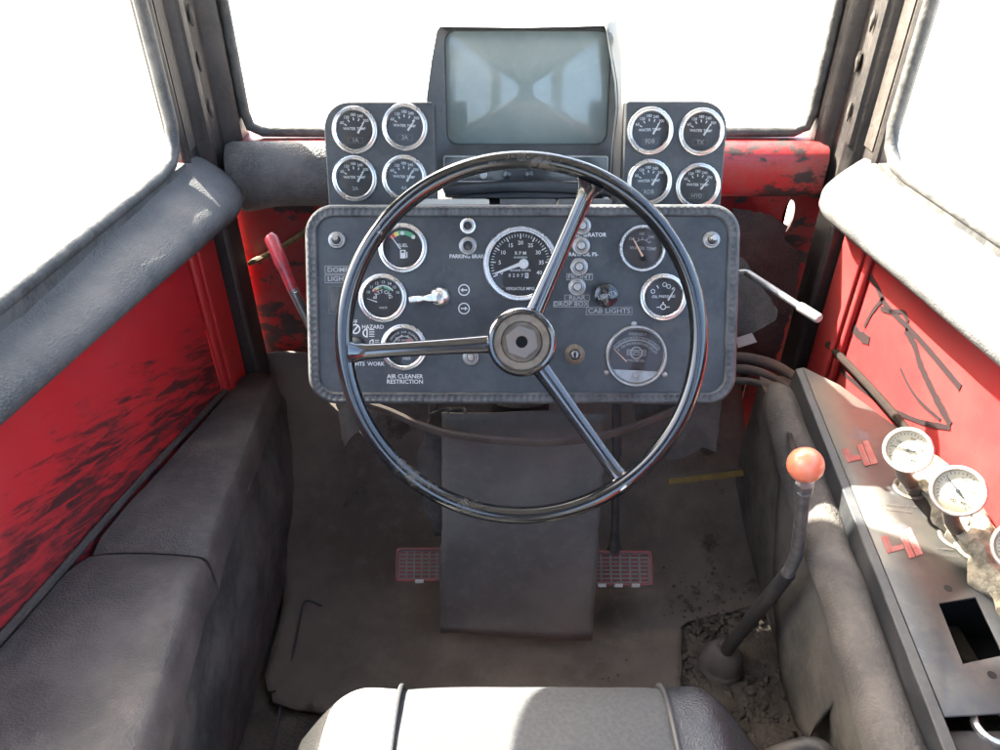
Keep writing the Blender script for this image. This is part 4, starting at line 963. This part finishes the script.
# side panel down to the floor
o = MB(); secs = []
for i in range(30):
    t = -.12 + 1.45 * i / 29; p = A + (B_ - A) * t; q = []
    for k in range(10):
        s_ = k / 9; q.append((p.x - .045 + (.53 - p.x + .05) * s_ - .018 * math.sin(s_ * math.pi) + nzv((t * 4, s_ * 3, 0), 1.5, .008), p.y + nzv((s_, t * 5, 2), 2, .005), (ZC - .075) * (1 - s_)))
    q += [(.60, p.y, 0), (.60, p.y, ZC - .075)]
    secs.append(q)
o.loft(secs, closed=True, caps=True); o.build('side_panel', 'side_carpet', con, angle=60)
# red gear-pattern stickers and worn print
def stick(polys):
    o = MB()
    for z_, poly in enumerate(polys): o.sheet([cz_(840 + x / 4.69, 420 + y / 4.69, .0009 + z_ * .0003) for x, y in poly], .0006, (0, 0, 1))
    return o.build('sticker', 'decal_red', con)
S1 = [[(8, 140), (38, 132), (60, 192), (35, 203)], [(45, 172), (90, 165), (100, 186), (50, 197)], [(78, 122), (102, 112), (142, 212), (116, 219)], [(104, 104), (130, 97), (176, 204), (146, 212)]]
S2 = [[(190, 550), (222, 540), (250, 615), (222, 630)], [(240, 595), (290, 585), (300, 605), (246, 622)], [(268, 527), (294, 519), (352, 644), (325, 652)], [(297, 517), (328, 508), (388, 632), (356, 642)]]
s1, s2 = stick(S1), stick(S2)
def strokes(lines, parent, material, name):
    o = MB()
    for (xa_, ya_), (xb_, yb_), n, h in lines:
        for k in range(n):
            if random.random() < .15: continue
            t = (k + .5) / n; p = cz_(840 + (xa_ + (xb_ - xa_) * t) / 4.69, 420 + (ya_ + (yb_ - ya_) * t) / 4.69, .0022); a = random.uniform(.0003, .0007)
            o.box(p.x - a, p.x + a, p.y - h * random.uniform(.5, 1), p.y + h * random.uniform(.5, 1), p.z - .0001, p.z)
    return o.build(name, material, parent, fix=False)
strokes([((86, 125), (128, 212), 12, .0012), ((112, 106), (160, 205), 12, .0012), ((20, 140), (46, 196), 7, .0012)], s1, 'tape_brown', 'sticker_print')
strokes([((280, 527), (338, 645), 13, .0012), ((310, 516), (370, 635), 13, .0012), ((205, 550), (236, 620), 7, .0012)], s2, 'tape_brown', 'sticker_print')
strokes([((175, 395), (385, 415), 20, .002), ((210, 420), (330, 435), 12, .0016), ((450, 605), (560, 615), 12, .002), ((410, 630), (560, 645), 14, .0016)], con, 'tape_brown', 'worn_lettering')['kind'] = 'stuff'
# pressure gauges on stems
def pgauge(px, py, rpx, d, bpx, bpy, ndl, label):
    c = at_d(px, py, d); n = (CAM - c).normalized(); n = (n + Vector((-.10, .0, .05))).normalized(); r = rpx * d / F
    x = Vector((0, 0, 1)).cross(n).normalized(); y = n.cross(x); M = Matrix(((x.x, y.x, n.x, c.x), (x.y, y.y, n.y, c.y), (x.z, y.z, n.z, c.z), (0, 0, 0, 1)))
    o = MB(); o.ring_lathe([(r * .3, -.036), (r * .88, -.036), (r * .93, -.033), (r * .93, -.006), (r, -.005), (r, .002), (r * .95, .005), (r * .87, .005), (r * .83, .002), (r * .82, -.003)], 40, M); g_ = o.build('pressure_gauge', 'gauge_case', con, angle=40)
    g_['label'] = label
    o = MB(); o.lathe([(r * .84, -.004), (r * .84, -.0025)], 32, M); o.build('dial', 'gauge_cream', g_)
    t = MB()
    for k in range(25): tick(t, 225 - 270 * k / 24, r * .66, r * (.74 if k % 4 else .78), r * .012, -.0022)
    for k, s_ in enumerate(('0', '100', '200', '300', '400')): a = 225 - 270 * k / 4; t.text(s_, r * .16, r * .5 * math.cos(R(a)), r * .5 * math.sin(R(a)), -.0022)
    t.text('PSI', r * .18, 0, -r * .42, -.0022); q = MB(); q.add(t.v, t.f, M); q.build('dial_print', 'tape', g_, fix=False)
    t = MB(); needle(t, r * .32 * math.cos(R(ndl + 180)), r * .32 * math.sin(R(ndl + 180)), r * .68 * math.cos(R(ndl)), r * .68 * math.sin(R(ndl)), r * .04, -.0012); t.lathe([(r * .08, -.0014), (r * .08, 0), (0, 0)], 12); q = MB(); q.add(t.v, t.f, M); q.build('needle', 'tape', g_)
    o = MB(); o.lathe([(r * .825, .0022), (r * .825, .0028)], 32, M); o.build('lens', 'dial_glass', g_)
    b = cz_(bpx, bpy); top = c - n * .018 - y * r * .8
    o = MB(); o.tube([b, b + Vector((0, 0, .012))], .016, 6); o.build('stem_nut', 'brass_dirty', g_)
    o = MB(); o.tube([b + Vector((0, 0, .010)), b.lerp(top, .55), top], [.009, .0095, .009], 10); o.build('stem', 'brass_dirty', g_)
    o = MB(); o.ring_lathe([(.023, ZC + .0012), (.020, ZC + .003), (.016, ZC + .0012)], 24, Matrix.Translation((b.x, b.y, 0))); o.build('washer', 'brass_dirty', g_)
pgauge(908, 450, 23, 1.0, 909, 489, 188, 'cream-faced pressure gauge nearest the red wall')
pgauge(958, 491, 25.5, .92, 956, 538, 150, 'pressure gauge in full sun')
pgauge(1022, 548, 27, .85, 1018, 594, 150, 'pressure gauge cut by the picture edge')
# end bracket with a round gauge
o = MB(); o.box(B_.x - .012, XR - .006, .18, B_.y - .006, ZC - .06, ZC - .016); ep = o.build('end_panel', 'lip_black', con, bevel=.003)
pg = at_z(994, 727, ZC - .016)
o = MB(); o.ring_lathe([(.024, ZC - .016), (.024, ZC - .010), (.021, ZC - .007), (.018, ZC - .009), (.017, ZC - .015)], 36, Matrix.Translation((pg.x, pg.y, 0))); eg = o.build('round_gauge', 'chrome', ep)
o = MB(); o.lathe([(.0175, ZC - .0158), (.0175, ZC - .014)], 30, Matrix.Translation((pg.x, pg.y, 0)))
# loose curved carpet panel
lf = [(783, 430), (776, 500), (773, 560), (774, 620), (780, 680), (797, 728), (808, 737), (826, 722), (841, 690), (848, 650), (845, 610), (835, 570), (818, 520), (803, 470), (792, 440)]
pts = []
NL = 24
def interp(side, t):
    P = side; n = len(P) - 1; i = min(n - 1, int(t * n)); u = t * n - i; return (P[i][0] + (P[i + 1][0] - P[i][0]) * u, P[i][1] + (P[i + 1][1] - P[i][1]) * u)
Ls = [(786, 432), (777, 500), (773, 560), (774, 620), (780, 680), (797, 728), (808, 738)]; Rs = [(792, 434), (810, 490), (830, 550), (844, 600), (848, 650), (838, 700), (809, 738.5)]
secs = []
for j in range(NL + 1):
    a = interp(Ls, j / NL); b = interp(Rs, j / NL); q = []
    for i in range(9):
        u = i / 8; p = at_x(a[0] + (b[0] - a[0]) * u, a[1] + (b[1] - a[1]) * u, .452 + .02 * (1 - j / NL)); c = p - CAM; p = CAM + c * (1 - .018 * math.sin(u * math.pi)); q.append(p)
    secs.append(q)
o = MB(); o.loft(secs); tag(o.build('loose_panel', 'side_carpet', solid=-.005, angle=60), 'leaf-shaped loose carpet panel under the right console, beside the gear lever', 'carpet panel')
# crumbling foam along the right wall
o = MB(); secs = []
for i in range(60):
    y = .30 + .555 * i / 59; q = []
    for k in range(14):
        a = math.pi * k / 13; w = .062 + nzv((y * 3, k * .3, 1), 9, .02); h = .036 + nzv((y * 3, k * .5, 5), 8, .016) + nzv((y * 9, k * .9, 5), 8, .008)
        if i > 52: w *= (59 - i) / 7 + .1; h *= (59 - i) / 7 + .1
        q.append((XR - .008 - w * .5 + w * .5 * math.cos(a) + nzv((y * 8, k, 0), 7, .004), y, ZC + .002 + h * max(0, math.sin(a)) + nzv((y * 8, k, 3), 7, .004) * (0 < k < 13)))
    secs.append(q)
o.loft(secs, closed=True, caps=True); fo = tag(o.build('foam_strip', 'foam', angle=60), 'crumbly sunlit foam packed along the right wall behind the gauges', 'foam')
# grease scribbles and seams on the right red wall
def scrawl(pts, w, name):
    P = smooth_path([at_x(px, py, XR - .0015) for px, py in pts], 6); o = MB(); secs = []
    for i, p in enumerate(P):
        t = (P[min(i + 1, len(P) - 1)] - P[max(i - 1, 0)]).normalized(); s_ = Vector((0, -t.z, t.y)) * w * 1.7 * (.7 + .6 * abs(noise.noise(p * 60))); secs.append([p + s_, p - s_, p - s_ + Vector((.001, 0, 0)), p + s_ + Vector((.001, 0, 0))])
    o.loft(secs, closed=True, caps=True); o.build(name, 'grease', wr_)
scrawl([(851, 327), (853, 300), (858, 277), (866, 273), (876, 286), (884, 303), (898, 318), (912, 332), (930, 352), (960, 388)], .0040, 'grease_mark')
scrawl([(850, 322), (858, 334), (869, 341)], .006, 'grease_mark'); scrawl([(864, 327), (872, 312), (884, 297)], .003, 'grease_mark')
scrawl([(880, 308), (890, 312), (902, 312), (908, 322)], .0028, 'grease_mark'); scrawl([(905, 330), (914, 345), (920, 365), (934, 395), (950, 425)], .0045, 'grease_mark')
scrawl([(900, 368), (908, 385), (920, 402), (940, 420)], .002, 'grease_mark')
scrawl([(850, 258), (840, 300), (829, 345), (843, 372), (880, 402), (915, 420), (950, 428)], .003, 'panel_seam')

# ------------------------------------------------------------------ seat
SY = .040
seat = thing('seat', 'driver seat with grey woven cushion and vinyl side bolsters', 'seat', loc=(.03, .2, 0))
def seat_piece(name, x0, x1, material, endl, endr, n=18):
    m = MB(); secs = []
    prof = [(.455, .30), (.478, .33), (.487, .37), (.484, .41), (.470, .437), (.445, .453), (.40, .461), (.30, .462), (.15, .46), (-.05, .46), (-.05, .30)]
    pp = [Vector((0, *p)) for p in prof]; pp = smooth_path(pp[:-1], 5) + [pp[-1]]
    for i in range(n + 1):
        u = i / n; x = x0 + (x1 - x0) * u; sh = 1.0
        if endl: sh = min(1, .55 + .45 * math.sin(min(1, u / .7) * math.pi / 2))
        if endr: sh = min(1, .55 + .45 * math.sin(min(1, (1 - u) / .7) * math.pi / 2))
        if not endl and not endr: sh = 1 - .02 * (abs(2 * u - 1) ** 6)
        else: sh *= 1 - .02 * ((u if endl else 1 - u) ** 8)
        q = []
        for p in pp:
            y = SY + .10 + (p.y - .10) * (1 - (1 - sh) * .20); z = .30 + (p.z - .30) * (sh if p.z > .30 else 1) + nzv((x, y, 3), 9, .004)
            q.append((x, y, z))
        secs.append(q)
    m.loft(secs, closed=True, caps=True); return m.build(name, material, seat, angle=60)
sxl, sxr = -.118, .192
seat_piece('bolster', -.240, sxl - .001, 'seat_vinyl_sunlit', True, False); seat_piece('cushion', sxl + .001, sxr - .001, 'seat_fabric', False, False, 24); seat_piece('bolster', sxr + .001, .305, 'seat_vinyl', False, True)
for x in (sxl, sxr):
    o = MB(); o.tube(smooth_path([Vector(q) + Vector((0, SY, 0)) for q in ((x, .452, .30), (x, .479, .34), (x, .4885, .372), (x, .485, .41), (x, .471, .4375), (x, .445, .4535), (x, .40, .4615), (x, .25, .463), (x, 0, .463))], 4), .0032, 8); o.build('piping', 'piping', seat)
o = MB(); o.box(-.20, .26, -.04, .42, .18, .2995); o.build('seat_pan', 'lip_black', seat, bevel=.01)
o = MB(); o.lathe([(.14, 0), (.14, .012), (.07, .03), (.06, .179)], 24, Matrix.Translation((.03, .15, 0))); o.build('pedestal', 'lip_black', seat)
# dark handle beside the seat
root = thing('hand_grip_lever', 'dark worn lever handle beside the right end of the seat', 'handle', loc=at_d(760, 760, 1.05))
o = MB(); o.tube(smooth_path([at_d(735, 778, 1.06), at_d(768, 758, 1.03), at_d(790, 749, 1.01), at_d(812, 745, 1.0), at_d(826, 752, .99), at_d(835, 770, .98)]), .011, 10, flat=.8); o.build('grip', 'lever_dirty', root)
